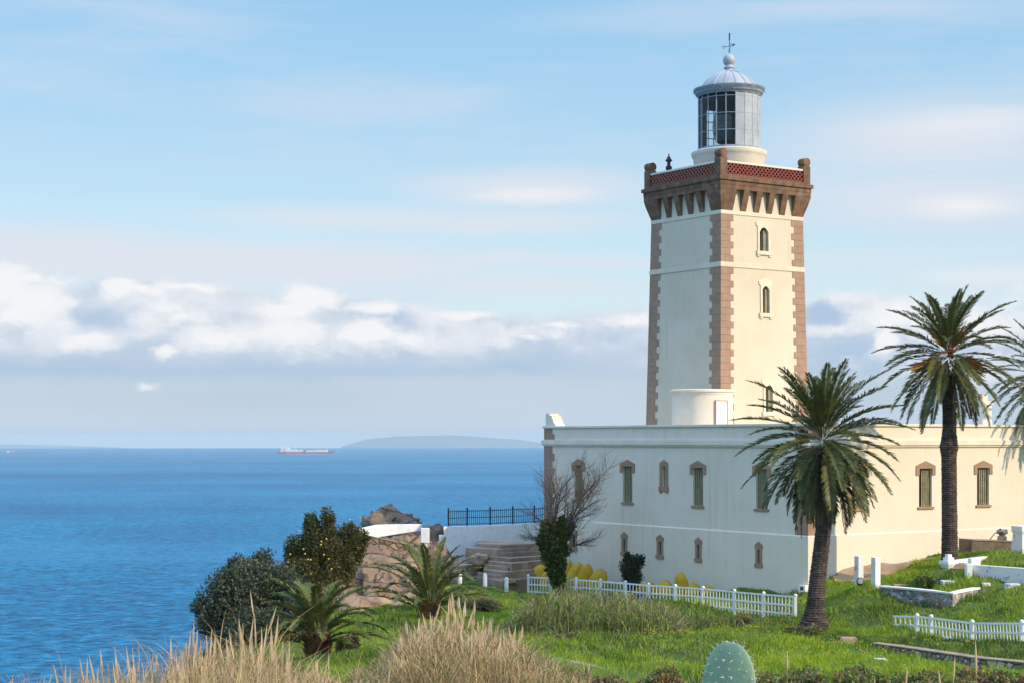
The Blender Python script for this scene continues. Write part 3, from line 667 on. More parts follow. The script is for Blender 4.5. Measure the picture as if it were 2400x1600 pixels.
mb = MB(); mb.lathe([(LR - .015, LZ0 + .1), (LR - .015, LZ1 - .2)], (lx, ly, 0), NB - NPAN, la(NPAN), la(NB)); mb.build('glass_panes', gl, tw)
mb = MB(); mb.lathe([(LR + .02, LZ0 + .1), (LR + .02, LZ1 - .05)], (lx, ly, 0), NPAN, la(0), la(NPAN)); mb.lathe([(LR - .05, LZ1 - .05), (LR - .05, LZ0 + .1)], (lx, ly, 0), NPAN, la(0), la(NPAN))
for k in range(0, NPAN + 1):
    a = la(k); p = (lx + (LR + .02) * math.cos(a), ly + (LR + .02) * math.sin(a)); mb.tube([(p[0], p[1], LZ0 + .1), (p[0], p[1], LZ1 - .1)], .022, 5)
mb.build('blind_panels', lantern_m, tw)
mb = MB(); mb.lathe([(.25, 18.1), (.3, 18.4), (.85, 18.7), (1.02, 19.2), (1.05, 19.7), (.98, 20.3), (.75, 20.8), (.35, 21.1), (.15, 21.2), (.15, 21.5)], (lx, ly, 0), 32)
mb.build('lens', mat('dark_lens', (.015, .02, .022), .2, (.04, .05, .05), 4, 2, spec=.7, stretch=(1, 1, 4)), tw, smooth=True)
mb = MB(); mb.lathe([(LR - .06, 20.95), (LR - .06, 21.5), (.0, 21.5)], (lx, ly, 0), 40); mb.build('inner_ceiling', mat('matte_black', (.015, .017, .02), .9), tw)  # even near-black band and ceiling inside the top of the glazing
mb = MB(); n = 20
mb.lathe([(LR - .05, 21.50), (LR + .06, 21.50), (LR + .10, 21.58), (LR + .20, 21.66), (LR + .24, 21.78), (LR + .30, 21.98), (LR + .24, 21.98), (LR + .05, 21.80), (LR - .1, 21.82)], (lx, ly, 0), n, R(-90), R(270))
for k in range(n * 5):
    a = R(-90) + 2 * math.pi * k / (n * 5); r = LR + .275; x, y = lx + r * math.cos(a), ly + r * math.sin(a)
    mb.tube([(x, y, 21.82), (x + .02 * math.cos(a), y + .02 * math.sin(a), 22.03)], [.035, .02], 4)
mb.build('gutter_ring', mat('grey_lead', (.34, .37, .41), .5, (.25, .28, .32), 5, 4, bump=.2), tw)
dome = [(1.88, 21.80), (1.84, 21.95), (1.62, 22.3), (1.32, 22.62), (.98, 22.88), (.62, 23.05), (.36, 23.13)]
mb = MB(); mb.lathe(dome, (lx, ly, 0), 64); do = mb.build('dome', lantern_m, tw, smooth=True)
mb = MB()
for k in range(16):
    a = 2 * math.pi * (k + .3) / 16; mb.tube([(lx + (r + .005) * math.cos(a), ly + (r + .005) * math.sin(a), z + .005) for r, z in dome], .03, 5)
mb.build('dome_ribs', lantern_m, do)
mb = MB(); mb.lathe([(.36, 23.12), (.28, 23.16), (.26, 23.3), (.34, 23.33), (.34, 23.38), (.27, 23.42), (.25, 23.5), (.24, 23.52)] + [(.39 * math.cos(a), 23.84 + .39 * math.sin(a)) for a in [R(-52 + 14 * i) for i in range(10)]] + [(.03, 24.24), (.02, 24.3)], (lx, ly, 0), 32)
mb.build('ball_finial', lantern_m, tw, smooth=True)
mb = MB(); mb.tube([(lx, ly, 24.2), (lx + .02, ly, 25.1)], .022, 6); mb.tube([(lx + .02, ly, 25.1), (lx + .03, ly, 25.56)], .045, 6)
mb.tube([(lx - .30, ly, 24.68), (lx + .32, ly, 24.80)], .018, 5); mb.tube([(lx - .34 + .08 * math.cos(R(30 * k)), ly, 24.67 + .08 * math.sin(R(30 * k))) for k in range(13)], .016, 5)
mb.add([(lx + .2, ly, 24.70), (lx + .40, ly, 24.83), (lx + .24, ly, 24.92), (lx + .2, ly + .03, 24.70), (lx + .40, ly + .03, 24.83), (lx + .24, ly + .03, 24.92)], [(0, 1, 2), (5, 4, 3), (0, 3, 4, 1), (1, 4, 5, 2), (2, 5, 3, 0)])
mb.tube([(lx + .02, ly, 24.3), (lx + .12, ly, 24.85)], .014, 5); mb.lathe([(.0, 24.84), (.045, 24.88), (.0, 24.95)], (lx + .13, ly, 0), 8)
mb.build('weather_vane', mat('blue_black_metal', (.03, .06, .10), .5), tw)
# finial vent behind the balustrade on the left
fx, fy, _ = P(1567.5, 370, 110)
mb = MB(); mb.lathe([(.10, 15.84), (.10, 16.55), (.05, 16.6), (.05, 16.75), (.10, 16.82), (.28, 16.86), (.28, 16.92), (.16, 16.98), (.2, 17.06), (.2, 17.2), (.11, 17.26), (.11, 17.5), (.22, 17.55), (.22, 17.6), (.12, 17.72), (.10, 17.8), (.03, 17.88), (.05, 17.95), (.0, 18.05)], (fx, fy, 0), 14)
mb.build('beacon_lamp', mat('dark_red_metal', (.06, .02, .025), .4, (.03, .03, .05), 6, 3), tw, smooth=True)
# round stair annex on the roof at the tower's foot
ax, ay = XY(1646, 103.2); AR = 1.80
an = thing('round_annex', (ax, ay, .15), 'low round cream stair turret with a flat coping at the foot of the tower', 'turret')
mb = MB(); mb.lathe([(AR, .15), (AR, 2.66)], (ax, ay, 0), 64); an_w = mb.build('wall', stucco_t, an, smooth=True)
mb = MB(); mb.lathe([(AR + .02, 2.62), (AR + .04, 2.66), (AR + .04, 2.76), (AR + .14, 2.80), (AR + .14, 2.9), (AR, 2.95), (.01, 3.0)], (ax, ay, 0), 64); mb.build('coping', stucco_t, an, smooth=True)
aa = math.atan2(-1, .62); da = Vector((math.cos(aa), math.sin(aa), 0)); db = Vector((-da.y, da.x, 0)); base_ = Vector((ax, ay, 0))
mb = MB(); fd = lambda s, z, d: tuple(base_ + db * s + da * (AR + d) + Vector((0, 0, z)))
mb.prism([(-.42, .15), (.42, .15), (.42, 2.25), (-.42, 2.25)], -.3, .03, fd); dr = mb.build('door', white_door, an)
mb = MB()
for (s0_, s1_, z0_, z1_) in ((-.46, -.42, .15, 2.29), (.42, .46, .15, 2.29), (-.42, .42, 2.25, 2.29)): mb.prism([(s0_, z0_), (s1_, z0_), (s1_, z1_), (s0_, z1_)], -.3, .045, fd)
mb.build('door_frame', quoin_m, dr)
# ------------------------------------------------------------------ more materials
def masonry(name, scale, tones, mortar, bump=1.0, sx=1, moss=None):
    m = bpy.data.materials.new(name); m.use_nodes = True; t = m.node_tree; b = t.nodes['Principled BSDF']; b.inputs['Roughness'].default_value = .9
    tc_ = t.nodes.new('ShaderNodeTexCoord'); mp = t.nodes.new('ShaderNodeMapping'); mp.inputs['Scale'].default_value = (1, 1, sx); L(t, tc_.outputs['Object'], mp.inputs[0])
    wv_ = warp(t, mp.outputs[0], noise(t, mp.outputs[0], scale * .8, 3, .5, color=True), .16, .16)
    v1 = t.nodes.new('ShaderNodeTexVoronoi'); v1.inputs['Scale'].default_value = scale; L(t, wv_, v1.inputs[0])
    v2 = t.nodes.new('ShaderNodeTexVoronoi'); v2.feature = 'DISTANCE_TO_EDGE'; v2.inputs['Scale'].default_value = scale; L(t, wv_, v2.inputs[0])
    sc_ = t.nodes.new('ShaderNodeSeparateColor'); L(t, v1.outputs['Color'], sc_.inputs[0])
    rp = t.nodes.new('ShaderNodeValToRGB'); e = rp.color_ramp; e.interpolation = 'CONSTANT'; e.elements[0].color = tones[0] + (1,); e.elements[1].position = .999; e.elements[1].color = tones[-1] + (1,)
    for i, c in enumerate(tones[1:], 1): x = e.elements.new(i / len(tones)); x.color = c + (1,)
    L(t, sc_.outputs[0], rp.inputs[0])
    c = MIX(t, SMOOTH(t, noise(t, mp.outputs[0], 6, 5, .6), .4, .7, 0, .5), rp.outputs[0], tones[0])
    c = MIX(t, SMOOTH(t, v2.outputs['Distance'], .02, .09), mortar, c)
    if moss: c = MIX(t, SMOOTH(t, noise(t, mp.outputs[0], 1.2, 5, .6, off=(5, 5, 5)), .5, .62, 0, .8), c, moss)
    L(t, c, b.inputs['Base Color'])
    bn = t.nodes.new('ShaderNodeBump'); bn.inputs['Strength'].default_value = bump; bn.inputs['Distance'].default_value = .06
    h = M(t, 'ADD', SMOOTH(t, v2.outputs['Distance'], 0, .15), M(t, 'MULTIPLY', noise(t, mp.outputs[0], 12, 4, .6), .4)); L(t, h, bn.inputs['Height']); L(t, bn.outputs[0], b.inputs['Normal'])
    return m
rubble = masonry('rubble_masonry', 3.4, [(.42, .32, .25), (.56, .46, .38), (.30, .20, .15), (.62, .56, .50), (.42, .22, .16)], (.14, .11, .085))
rubble_w = masonry('rubble_with_limewash', 4.6, [(.36, .35, .36), (.20, .17, .16), (.62, .62, .64), (.34, .15, .10), (.42, .36, .26)], (.50, .50, .52))
rock_m = mat('cliff_rock', (.28, .19, .13), .92, (.18, .125, .09), .45, 8, .38, .62, bump=1, bscale=1.6, bdist=.35, extra=[((.37, .26, .18), .22, .52, .68, .8), ((.10, .08, .062), 1.1, .60, .68, .8), ((.38, .33, .28), .9, .60, .74, .6)])
t = rock_m.node_tree; b_ = t.nodes['Principled BSDF']; mp_ = t.nodes['Mapping'].outputs[0]       # bedding cracks
wq = warp(t, mp_, noise(t, mp_, .5, 5, .65, color=True), 2.6, 2.6); sm_ = t.nodes.new('ShaderNodeMapping'); sm_.inputs['Scale'].default_value = (.5, .4, 1.3); sm_.inputs['Rotation'].default_value = (.2, .45, 0); L(t, wq, sm_.inputs[0])
vz = t.nodes.new('ShaderNodeTexVoronoi'); vz.feature = 'DISTANCE_TO_EDGE'; vz.inputs['Scale'].default_value = .55; L(t, sm_.outputs[0], vz.inputs[0]); ck = SMOOTH(t, vz.outputs['Distance'], .0, .03)
L(t, MIX(t, ck, (.14, .10, .08), b_.inputs['Base Color'].links[0].from_socket), b_.inputs['Base Color'])
for n_ in t.nodes:
    if n_.type == 'BUMP': hs = n_.inputs['Height'].links[0].from_socket; L(t, M(t, 'ADD', hs, M(t, 'MULTIPLY', ck, .35)), n_.inputs['Height'])
step_m = mat('worn_grey_brown_concrete', (.40, .295, .215), .9, (.26, .19, .14), .9, 7, bump=.6, bscale=6, extra=[((.50, .40, .31), .6, .5, .7, .6), ((.16, .13, .10), 1.4, .6, .72, .6)])
soil_m = mat('sandy_path_soil', (.42, .30, .19), .95, (.30, .19, .11), .6, 6, bump=.5, bscale=5, extra=[((.44, .25, .12), .3, .5, .65, .7)])
yellow_m = mat('yellow_canvas', (.62, .43, .03), .8, (.55, .33, .02), 1.5, 5, bump=.3, bscale=5, transl=.1)
bark_m = mat('grey_bark', (.13, .105, .09), .95, (.075, .06, .055), 3, 6, bump=.7, bscale=10)
palm_bark = mat('palm_bark', (.125, .09, .078), .95, (.055, .04, .036), 2.2, 7, .35, .6, bump=.8, bscale=9, stretch=(1, 1, 2.4))
def leafmat(name, c1, c2, sc=.5, rough=.55, transl=.25, spec=.3): return mat(name, c1, rough, c2, sc, 4, .35, .65, transl=transl, spec=spec)
palm_g = leafmat('palm_green', (.125, .14, .04), (.07, .088, .027), 1.2, .45, .2)
palm_y = leafmat('palm_yellow_green', (.20, .19, .045), (.11, .12, .03), 1.2, .45, .25)
palm_d = leafmat('palm_dry', (.17, .12, .085), (.10, .07, .05), 1.5, .8, .1)
palm_r = mat('palm_midrib', (.11, .11, .04), .7, (.07, .07, .03), 2, 3)
fruit_m = mat('orange_palm_fruit', (.50, .16, .02), .6, (.42, .24, .03), 2, 4)
# ------------------------------------------------------------------ ribbons: blades, stalks, leaves
def ribbon_arrays(base, h, az, lean, width, k=2, wang=None, taper=1.0, droop=0.0):
    n = len(base); t = np.linspace(0, 1, k + 1)[None, :]
    d = np.stack([np.cos(az), np.sin(az)], -1)
    x = base[:, 0, None] + d[:, 0, None] * (lean * h)[:, None] * t ** 1.8
    y = base[:, 1, None] + d[:, 1, None] * (lean * h)[:, None] * t ** 1.8
    z = base[:, 2, None] + h[:, None] * (t - np.asarray(droop).reshape(-1, 1) * t ** 3)
    if wang is None: wang = RNG.uniform(-.9, .9, n)
    wx = np.cos(wang)[:, None] * width[:, None] * .5; wy = np.sin(wang)[:, None] * width[:, None] * .5
    tp = 1 - taper * t ** 1.5 + .02
    a = np.stack([x - wx * tp, y - wy * tp, z], -1); b_ = np.stack([x + wx * tp, y + wy * tp, z], -1)
    v = np.stack([a, b_], 2).reshape(-1, 3); i0 = (np.arange(n) * (k + 1) * 2)[:, None] + (np.arange(k) * 2)[None, :]
    f = np.stack([i0, i0 + 1, i0 + 3, i0 + 2], -1).reshape(-1, 4)
    return v, f
def merge(parts):
    V = []; Fc = []; Mi = []; n = 0
    for v, f, m in parts: V.append(v); Fc.append(f + n); Mi.append(np.broadcast_to(np.asarray(m), (len(f),)) if np.ndim(m) == 0 else m); n += len(v)
    return np.concatenate(V), np.concatenate(Fc), np.concatenate(Mi)
def spindles(base, tip, width, wang, prof=(.25, 1, .85, .0)):
    n = len(base); ts = np.linspace(0, 1, len(prof) + 1)[None, :, None]; p = base[:, None, :] + (tip - base)[:, None, :] * ts
    w = np.array((.1,) + tuple(prof))[None, :] * width[:, None] * .5 + .002; s = np.stack([np.cos(wang)[:, None] * w, np.sin(wang)[:, None] * w, w * 0], -1)
    v = np.stack([p - s, p + s], 2).reshape(-1, 3); k = len(prof); i0 = (np.arange(n) * (k + 1) * 2)[:, None] + (np.arange(k) * 2)[None, :]
    return v, np.stack([i0, i0 + 1, i0 + 3, i0 + 2], -1).reshape(-1, 4)

# ------------------------------------------------------------------ palms
def frond_geo(o, azi, el0, length, bend, rib_r=.03, nl=46, leaf=.48, seed=0, mi=0, lw=.024):
    rg = random.Random(seed); n = 14; pts = []; p = Vector(o); el = el0; tw = rg.uniform(-.12, .12)
    for i in range(n + 1):
        pts.append(p.copy()); t = i / n; e = el0 - bend * (t ** 1.25); a = azi + tw * t
        p = p + Vector((math.cos(a) * math.cos(e), math.sin(a) * math.cos(e), math.sin(e))) * (length / n)
    V = []; Q = []; Mi = []
    # rachis: a flattened three sided strip
    side = Vector((-math.sin(azi), math.cos(azi), 0))
    for i, q_ in enumerate(pts):
        r = rib_r * .6 * (1 - .8 * i / n); V += [q_ - side * r, q_ + side * r, q_ + Vector((0, 0, r * .8))]
    for i in range(n):
        b_ = i * 3
        for k in range(3): k2 = (k + 1) % 3; Q.append((b_ + k, b_ + k2, b_ + 3 + k2, b_ + 3 + k)); Mi.append(3)
    for i in range(nl):
        t = .14 + .86 * i / (nl - 1); fi = min(n - 1e-4, t * n); i0 = int(fi); fr = fi - i0; c = pts[i0].lerp(pts[i0 + 1], fr)
        T = (pts[i0 + 1] - pts[i0]).normalized(); U = side.cross(T); U = U if U.z > 0 else -U
        sh = min(1, .35 + 2.6 * (t - .12)) * min(1, .34 + 2.6 * (1 - t)); ln = leaf * sh * rg.uniform(.72, 1.18)
        fw = .75 + .75 * t
        for sg in (-1, 1):
            D = (side * sg + T * fw * rg.uniform(.85, 1.15) + U * rg.uniform(.0, .7)).normalized()
            tip = c + D * ln + Vector((0, 0, -.10 * ln)); W = T.cross(U).cross(D) * 0 + T - D * T.dot(D); W = W.normalized() * lw * (1 + .4 * sh)
            m_ = c + D * ln * .45; b0 = len(V); V += [c, m_ - W, tip, m_ + W]; Q.append((b0, b0 + 1, b0 + 2, b0 + 3)); Mi.append(mi)
    return V, Q, Mi
def palm_crown(name, o, n, length, parent, seed, mats, el_hi=82, el_lo=-62, leaf=.48, ymix=.12, dmix=.0, bends=(18, 46), power=1.0, nl=66, spread=.12, lw=.024):
    rg = random.Random(seed); V = []; Q = []; Mi = []
    for i in range(n):
        f = (i + .5) / n; el = R(el_hi + (el_lo - el_hi) * f ** power + rg.uniform(-6, 6)); azi = i * 2.39996 + rg.uniform(-.25, .25)
        ln = length * (rg.uniform(.86, 1.08)) * (.82 if f < .12 else 1) * (1 - .12 * max(0, f - .6))
        bend = R(bends[0] + (bends[1] - bends[0]) * math.sin(math.pi * min(1, .12 + f * .82)) * rg.uniform(.75, 1.15))
        mi = 0; rr = rg.random()
        if f > .55 and rr < ymix: mi = 1
        elif rr < ymix * .35: mi = 1
        if f > .86 and rg.random() < dmix: mi = 2
        oo = Vector(o) + Vector((math.cos(azi), math.sin(azi), 0)) * spread + Vector((0, 0, .35 - .75 * f))
        v, q_, m_ = frond_geo(oo, azi, el, ln, bend, .035, nl, leaf, rg.random(), mi, lw); b_ = len(V); V += v; Q += [tuple(b_ + k for k in z) for z in q_]; Mi += m_
    off = Vector(parent.location); v = np.array([tuple(p - off) for p in V])
    return np_mesh(name, v, Q, mats, Mi, parent)
def palm_trunk(path, rad, parent, seed=0, n=26, rings=.11):
    mb = MB(); rg = random.Random(seed); tot = sum((Vector(path[i + 1]) - Vector(path[i])).length for i in range(len(path) - 1)); k = int(tot / rings); vs = []; pos = []
    P_ = [Vector(p) for p in path]
    def at(s):
        for i in range(len(P_) - 1):
            l_ = (P_[i + 1] - P_[i]).length
            if s <= l_ or i == len(P_) - 2: return P_[i].lerp(P_[i + 1], min(1, s / l_))
            s -= l_
    for i in range(k * 2 + 1):
        s = tot * i / (k * 2); c = at(s); f = i / (k * 2); r = float(np.interp(f, [x for x, _ in rad], [y for _, y in rad])); r *= 1.0 + (.045 if i % 2 else -.03)
        for j in range(n):
            a = 2 * math.pi * (j + .5 * ((i // 2) % 2)) / n; rr = r * (1 + (.035 if (j + i // 2) % 2 else -.02) + rg.uniform(-.035, .035)); vs.append((c.x + rr * math.cos(a), c.y + rr * math.sin(a), c.z + rg.uniform(-.015, .015)))
    fs = [(i * n + j, i * n + (j + 1) % n, (i + 1) * n + (j + 1) % n, (i + 1) * n + j) for i in range(k * 2) for j in range(n)]
    mb.add(vs, fs); return mb.build('trunk', palm_bark, parent)
PM = [palm_g, palm_y, palm_d, palm_r]
def fruits(spots, parent, seed):
    rg = random.Random(seed)
    for (c, dirv, ln, sp) in spots:
        mb = MB(); c = Vector(c); d = Vector(dirv).normalized()
        for i in range(70):
            q_ = Vector((rg.gauss(0, 1), rg.gauss(0, 1), rg.gauss(0, 1))) * sp; e = c + d * ln * rg.uniform(.55, 1.1) + q_
            mb.tube([c, (c + e) / 2 + Vector((0, 0, .05)), e], [.018, .024, .022], 3)
        mb.build('fruit_stalk', fruit_m, parent)
# near palm
b0 = P(1908, 1468, 78); top_ = P(1928, 1050, 78.6)
pa = thing('palm_tree', (b0.x, b0.y, b0.z), 'nearer shaggy date palm with a leaning trunk in front of the building corner', 'palm', 'date palms in front of the building')
path = [b0 - Vector((0, 0, .6)), b0 + Vector((0, 0, .4)), P(1916, 1360, 78.1), P(1930, 1240, 78.3), P(1932, 1160, 78.5), top_]
palm_trunk(path, [(0, .72), (.08, .66), (.125, .50), (.17, .40), (.3, .36), (.6, .34), (.84, .35), (.9, .5), (1, .5)], pa, 1)
palm_crown('crown', top_ + Vector((0, 0, .35)), 86, 3.95, pa, 3, PM, 84, -72, .52, .25, .45, (14, 46), lw=.026)
mb = MB(); rg = random.Random(4)         # stubs of cut fronds under the crown
for i in range(60):
    a = rg.uniform(0, 6.28); z = rg.uniform(-1.9, -.3); c = top_ + Vector((math.cos(a) * .42, math.sin(a) * .42, z)); mb.tube([c, c + Vector((math.cos(a) * .25, math.sin(a) * .25, -.1 + rg.uniform(-.1, .15))), c + Vector((math.cos(a) * .42, math.sin(a) * .42, -.35 + rg.uniform(-.2, .1)))], [.07, .05, .015], 4)
mb.build('frond_stubs', palm_d, pa)
# middle palm, tall
b0 = P(2226, 1302, 88); top_ = P(2222, 880, 88)
pb = thing('palm_tree', (b0.x, b0.y, b0.z), 'tall straight date palm with orange fruit stalks rising above the roof', 'palm', 'date palms in front of the building')
palm_trunk([b0 - Vector((0, 0, .6)), P(2226, 1300, 88), P(2224, 1060, 88), P(2225, 1000, 88), top_], [(0, .46), (.06, .40), (.3, .37), (.58, .37), (.63, .46), (.66, .40), (.72, .33), (.9, .31), (1, .42)], pb, 2)
cc = top_ + Vector((0, 0, 1.05))
palm_crown('crown', cc, 68, 3.75, pb, 11, PM, 86, -64, .50, .16, .2, (14, 44), lw=.026)
fruits([(cc + Vector((-.3, 0, -.4)), (-1, -.2, -.25), 1.5, .20), (cc + Vector((-.2, 0, -.5)), (-.8, -.6, -.55), 1.2, .2), (cc + Vector((.3, 0, -.4)), (1, -.2, -.28), 1.5, .22), (cc + Vector((.3, -.1, -.3)), (.7, -.6, -.3), 1.1, .2), (cc + Vector((-.2, -.2, .3)), (-.5, -.4, .6), 1.0, .14), (cc + Vector((.2, -.2, .3)), (.4, -.5, .9), 1.1, .16), (cc + Vector((0, -.3, 0)), (-.15, -1, 0), .7, .2)], pb, 5)
# third palm, mostly outside the frame on the right
b0 = P(2456, 1290, 99.6); top_ = P(2458, 905, 99.6)
pc = thing('palm_tree', (b0.x, b0.y, b0.z), 'date palm cut by the right edge of the view with low hanging fronds', 'palm', 'date palms in front of the building')
palm_trunk([b0 - Vector((0, 0, .6)), b0, top_], [(0, .5), (.5, .42), (1, .42)], pc, 3)
palm_crown('crown', top_ + Vector((0, 0, .5)), 74, 4.1, pc, 21, PM, 80, -70, .44, .10, .3, (18, 50))
fruits([(top_ + Vector((-.3, 0, .2)), (-1, -.2, -.3), 1.3, .2)], pc, 6)
# young palms on the slope
def young(px, py, d, ln, n, seed, label, kg):
    b0 = P(px, py, d); b0.z = min(b0.z, gz(b0.x, b0.y)) ; k = thing('young_palm', tuple(b0), label, 'palm', 'young palms on the slope')
    h = kg; mb = MB(); rg = random.Random(seed); c = b0 + Vector((0, 0, h))
    for i in range(170):
        a = rg.uniform(0, 6.28); z = rg.uniform(-.1, h); r = .20 + .22 * rg.random(); q_ = b0 + Vector((math.cos(a) * r, math.sin(a) * r, z))
        mb.tube([q_, q_ + Vector((math.cos(a) * .10, math.sin(a) * .10, .22)), q_ + Vector((math.cos(a) * .22, math.sin(a) * .22, .42 + rg.uniform(-.2, .1)))], [.055, .04, .01], 4)
    mb.lathe([(.42, -.4), (.45, .1), (.36, h)], tuple(b0), 14)
    mb.build('trunk', mat('orange_brown_fibre', (.26, .13, .05), .95, (.14, .08, .045), 2, 5, bump=.5), k)
    palm_crown('crown', c, n, ln, k, seed, [leafmat('young_palm_green', (.15, .18, .045), (.09, .12, .03), 1.0), palm_y, palm_d, palm_r], 88, 24, .38, .32, .5, (10, 84), .85, 52, .16, .034); return k
young(745, 1532, 63, 2.6, 34, 31, 'low young palm in front of the olive shrub at the cliff edge', .75)
young(1008, 1446, 81, 3.7, 34, 32, 'young palm with arching fronds below the white post', .7)

# ------------------------------------------------------------------ shrubs and trees
def leaf_cloud(name, blobs, n, size, mats, parent, seed=0, weights=None, core=.25, asp=.5):
    rg = np.random.default_rng(seed); w = np.array([b_[3] * b_[4] * b_[5] for b_ in blobs]) ** .75; w /= w.sum()
    bi = rg.choice(len(blobs), n, p=w); bl = np.array(blobs); c = bl[bi, :3]; r = bl[bi, 3:6]
    d = rg.normal(size=(n, 3)); d /= np.linalg.norm(d, axis=1)[:, None]
    rad = 1 - np.abs(rg.normal(0, .20, n)); rad = np.where(rg.random(n) < core, rg.uniform(.1, .8, n), rad)
    lump = 1 + fbm(d[:, 0] * 3 + bi * 7.1, d[:, 2] * 3 + d[:, 1] * 2.3 + bi * 3.3, seed, 3) * .75
    p = c + d * r * (rad * lump)[:, None]
    a = rg.normal(size=(n, 3)) + d * .5 + np.array([0, 0, .35]); a /= np.linalg.norm(a, axis=1)[:, None]
    q_ = rg.normal(size=(n, 3)); b_ = np.cross(a, q_); b_ /= np.linalg.norm(b_, axis=1)[:, None]
    s = (size * rg.uniform(.6, 1.35, n) * np.where(rad < .7, 1.6, 1))[:, None]
    v = np.stack([p, p + a * s * .5 + b_ * s * asp * .5, p + a * s, p + a * s * .5 - b_ * s * asp * .5], 1).reshape(-1, 3)
    v = v - np.array(parent.location)
    f = np.arange(n * 4).reshape(n, 4); k = len(mats) if isinstance(mats, (list, tuple)) else 1
    mi = rg.choice(k, n, p=weights) if k > 1 else None
    return np_mesh(name, v, f, mats, mi, parent)
def bl(px, py, d, rpx, rpy, rd=None):       # a foliage lobe measured on the photo, at its real distance and size
    c = P(px, py, d); k = d / F; return (c.x, c.y, c.z, rpx * k, (rd or rpx * k * .9), rpy * k)
def limbs(mb, base, targets, r0, rg, twigs=6):
    base = Vector(base)
    for tg_ in targets:
        tg_ = Vector(tg_); m1 = base.lerp(tg_, .45) + Vector((rg.uniform(-.2, .2), rg.uniform(-.2, .2), .15)); mb.tube([base, m1, tg_], [r0, r0 * .6, r0 * .2], 6)
        for _ in range(twigs):
            s = base.lerp(tg_, rg.uniform(.4, 1)); e = s + Vector((rg.uniform(-1, 1), rg.uniform(-1, 1), rg.uniform(-.1, .8))) * .6; mb.tube([s, e], [r0 * .25, r0 * .06], 4)
olive = [leafmat('olive_grey_green', (.095, .118, .07), (.066, .084, .052), .6, .6), leafmat('olive_dark', (.05, .064, .038), (.034, .045, .028), .6, .6), leafmat('olive_light', (.19, .22, .14), (.13, .16, .10), .6)]
darkg = [leafmat('dark_green_leaf', (.065, .08, .022), (.042, .055, .017), .6, .45), leafmat('mid_green_leaf', (.14, .145, .035), (.09, .10, .03), .6, .45), leafmat('brown_green_leaf', (.15, .11, .045), (.09, .075, .035), .8)]
c = P(580, 1480, 72); c.z = gz(c.x, c.y) - .3
k = thing('olive_shrub', tuple(c), 'large rounded grey green olive shrub at the cliff edge behind the dry reeds', 'shrub')
B1 = [bl(520, 1430, 72, 66, 70), bl(575, 1395, 72.5, 80, 80), bl(640, 1400, 73, 74, 90), bl(590, 1350, 73, 62, 42), bl(560, 1325, 73, 32, 26), bl(617, 1312, 73.5, 26, 30), bl(660, 1365, 73, 40, 44), bl(530, 1370, 72, 42, 40), bl(490, 1460, 72, 36, 46), bl(600, 1480, 71, 90, 60), bl(690, 1450, 72, 44, 64), bl(700, 1400, 72.5, 40, 44), bl(470, 1420, 72, 22, 26), bl(545, 1342, 73, 22, 24), bl(650, 1480, 71, 60, 50)]
leaf_cloud('foliage', B1, 42000, .13, olive, k, 5, [.45, .35, .2], .3, .42)
mb = MB(); limbs(mb, c, [(b_[0], b_[1], b_[2]) for b_ in B1], .10, random.Random(1)); mb.build('trunk', bark_m, k)
c = P(770, 1400, 92); c.z = gz(c.x, c.y) - .3
k = thing('fruiting_shrub', tuple(c), 'tall dark green shrub dotted with yellow fruit beside the rocky slope', 'shrub')
B2 = [bl(732, 1245, 92, 24, 40), bl(768, 1226, 92, 20, 40), bl(728, 1228, 92, 16, 30), bl(850, 1262, 94, 16, 26), bl(745, 1290, 92, 56, 52), bl(700, 1290, 92, 34, 40), bl(790, 1285, 93, 46, 48), bl(820, 1250, 93, 26, 28), bl(828, 1290, 94, 32, 44), bl(700, 1340, 91, 42, 36), bl(755, 1350, 92, 56, 50), bl(805, 1330, 93, 34, 46), bl(690, 1310, 92, 26, 34), bl(730, 1390, 91, 50, 36), bl(775, 1395, 92, 30, 36)]
leaf_cloud('foliage', B2, 42000, .13, darkg, k, 6, [.5, .30, .2], .3, .5)
mb = MB(); limbs(mb, c, [(b_[0], b_[1], b_[2]) for b_ in B2], .12, random.Random(2), 9); mb.build('trunk', bark_m, k)
ym = mat('yellow_fruit', (.62, .38, .06), .5, (.5, .42, .08), 3, 3)
for (px, py) in ((711, 1286), (752, 1276), (753, 1268), (722, 1310), (728, 1311), (770, 1309), (675, 1316), (680, 1298), (715, 1297), (765, 1262), (685, 1330), (686, 1340), (777, 1332), (728, 1344), (701, 1371), (677, 1388), (684, 1391), (662, 1336), (820, 1217), (843, 1212), (701, 1243), (759, 1299)):
    q_ = P(px, py, 90.6); mb = MB(); mb.lathe([(.0, -.055), (.04, -.035), (.055, 0), (.04, .035), (0, .055)], tuple(q_), 8); mb.build('fruit', ym, k, smooth=True)
# bare tree with ivy
c = P(1312, 1392, 99.5); c.z = gz(c.x, c.y) - .2
k = thing('bare_tree', tuple(c), 'leafless tree with an ivy covered trunk in front of the white wall', 'tree')
rg = random.Random(12); mb = MB()
def branch(mb, p, d, ln, r, lvl):
    n = 5; pts = [p]; dd_ = d.normalized()
    for i in range(n):
        dd_ = (dd_ + Vector((rg.gauss(0, .10), rg.gauss(0, .10), rg.gauss(.03, .07)))).normalized(); pts.append(pts[-1] + dd_ * ln / n)
    mb.tube(pts, [r * (1 - .65 * i / n) for i in range(n + 1)], 5 if lvl < 2 else 4)
    if lvl >= 4: return
    for i in range(1, n + 1):
        for _ in range((1 if lvl < 4 else 0) + (rg.random() < (.6 if lvl < 3 else .2))):
            a = Vector((rg.gauss(0, 1), rg.gauss(0, 1), rg.gauss(0, .8))).normalized(); nd = (dd_ * .9 + a * .62).normalized()
            branch(mb, pts[i], nd, ln * rg.uniform(.45, .68), r * .45, lvl + 1)
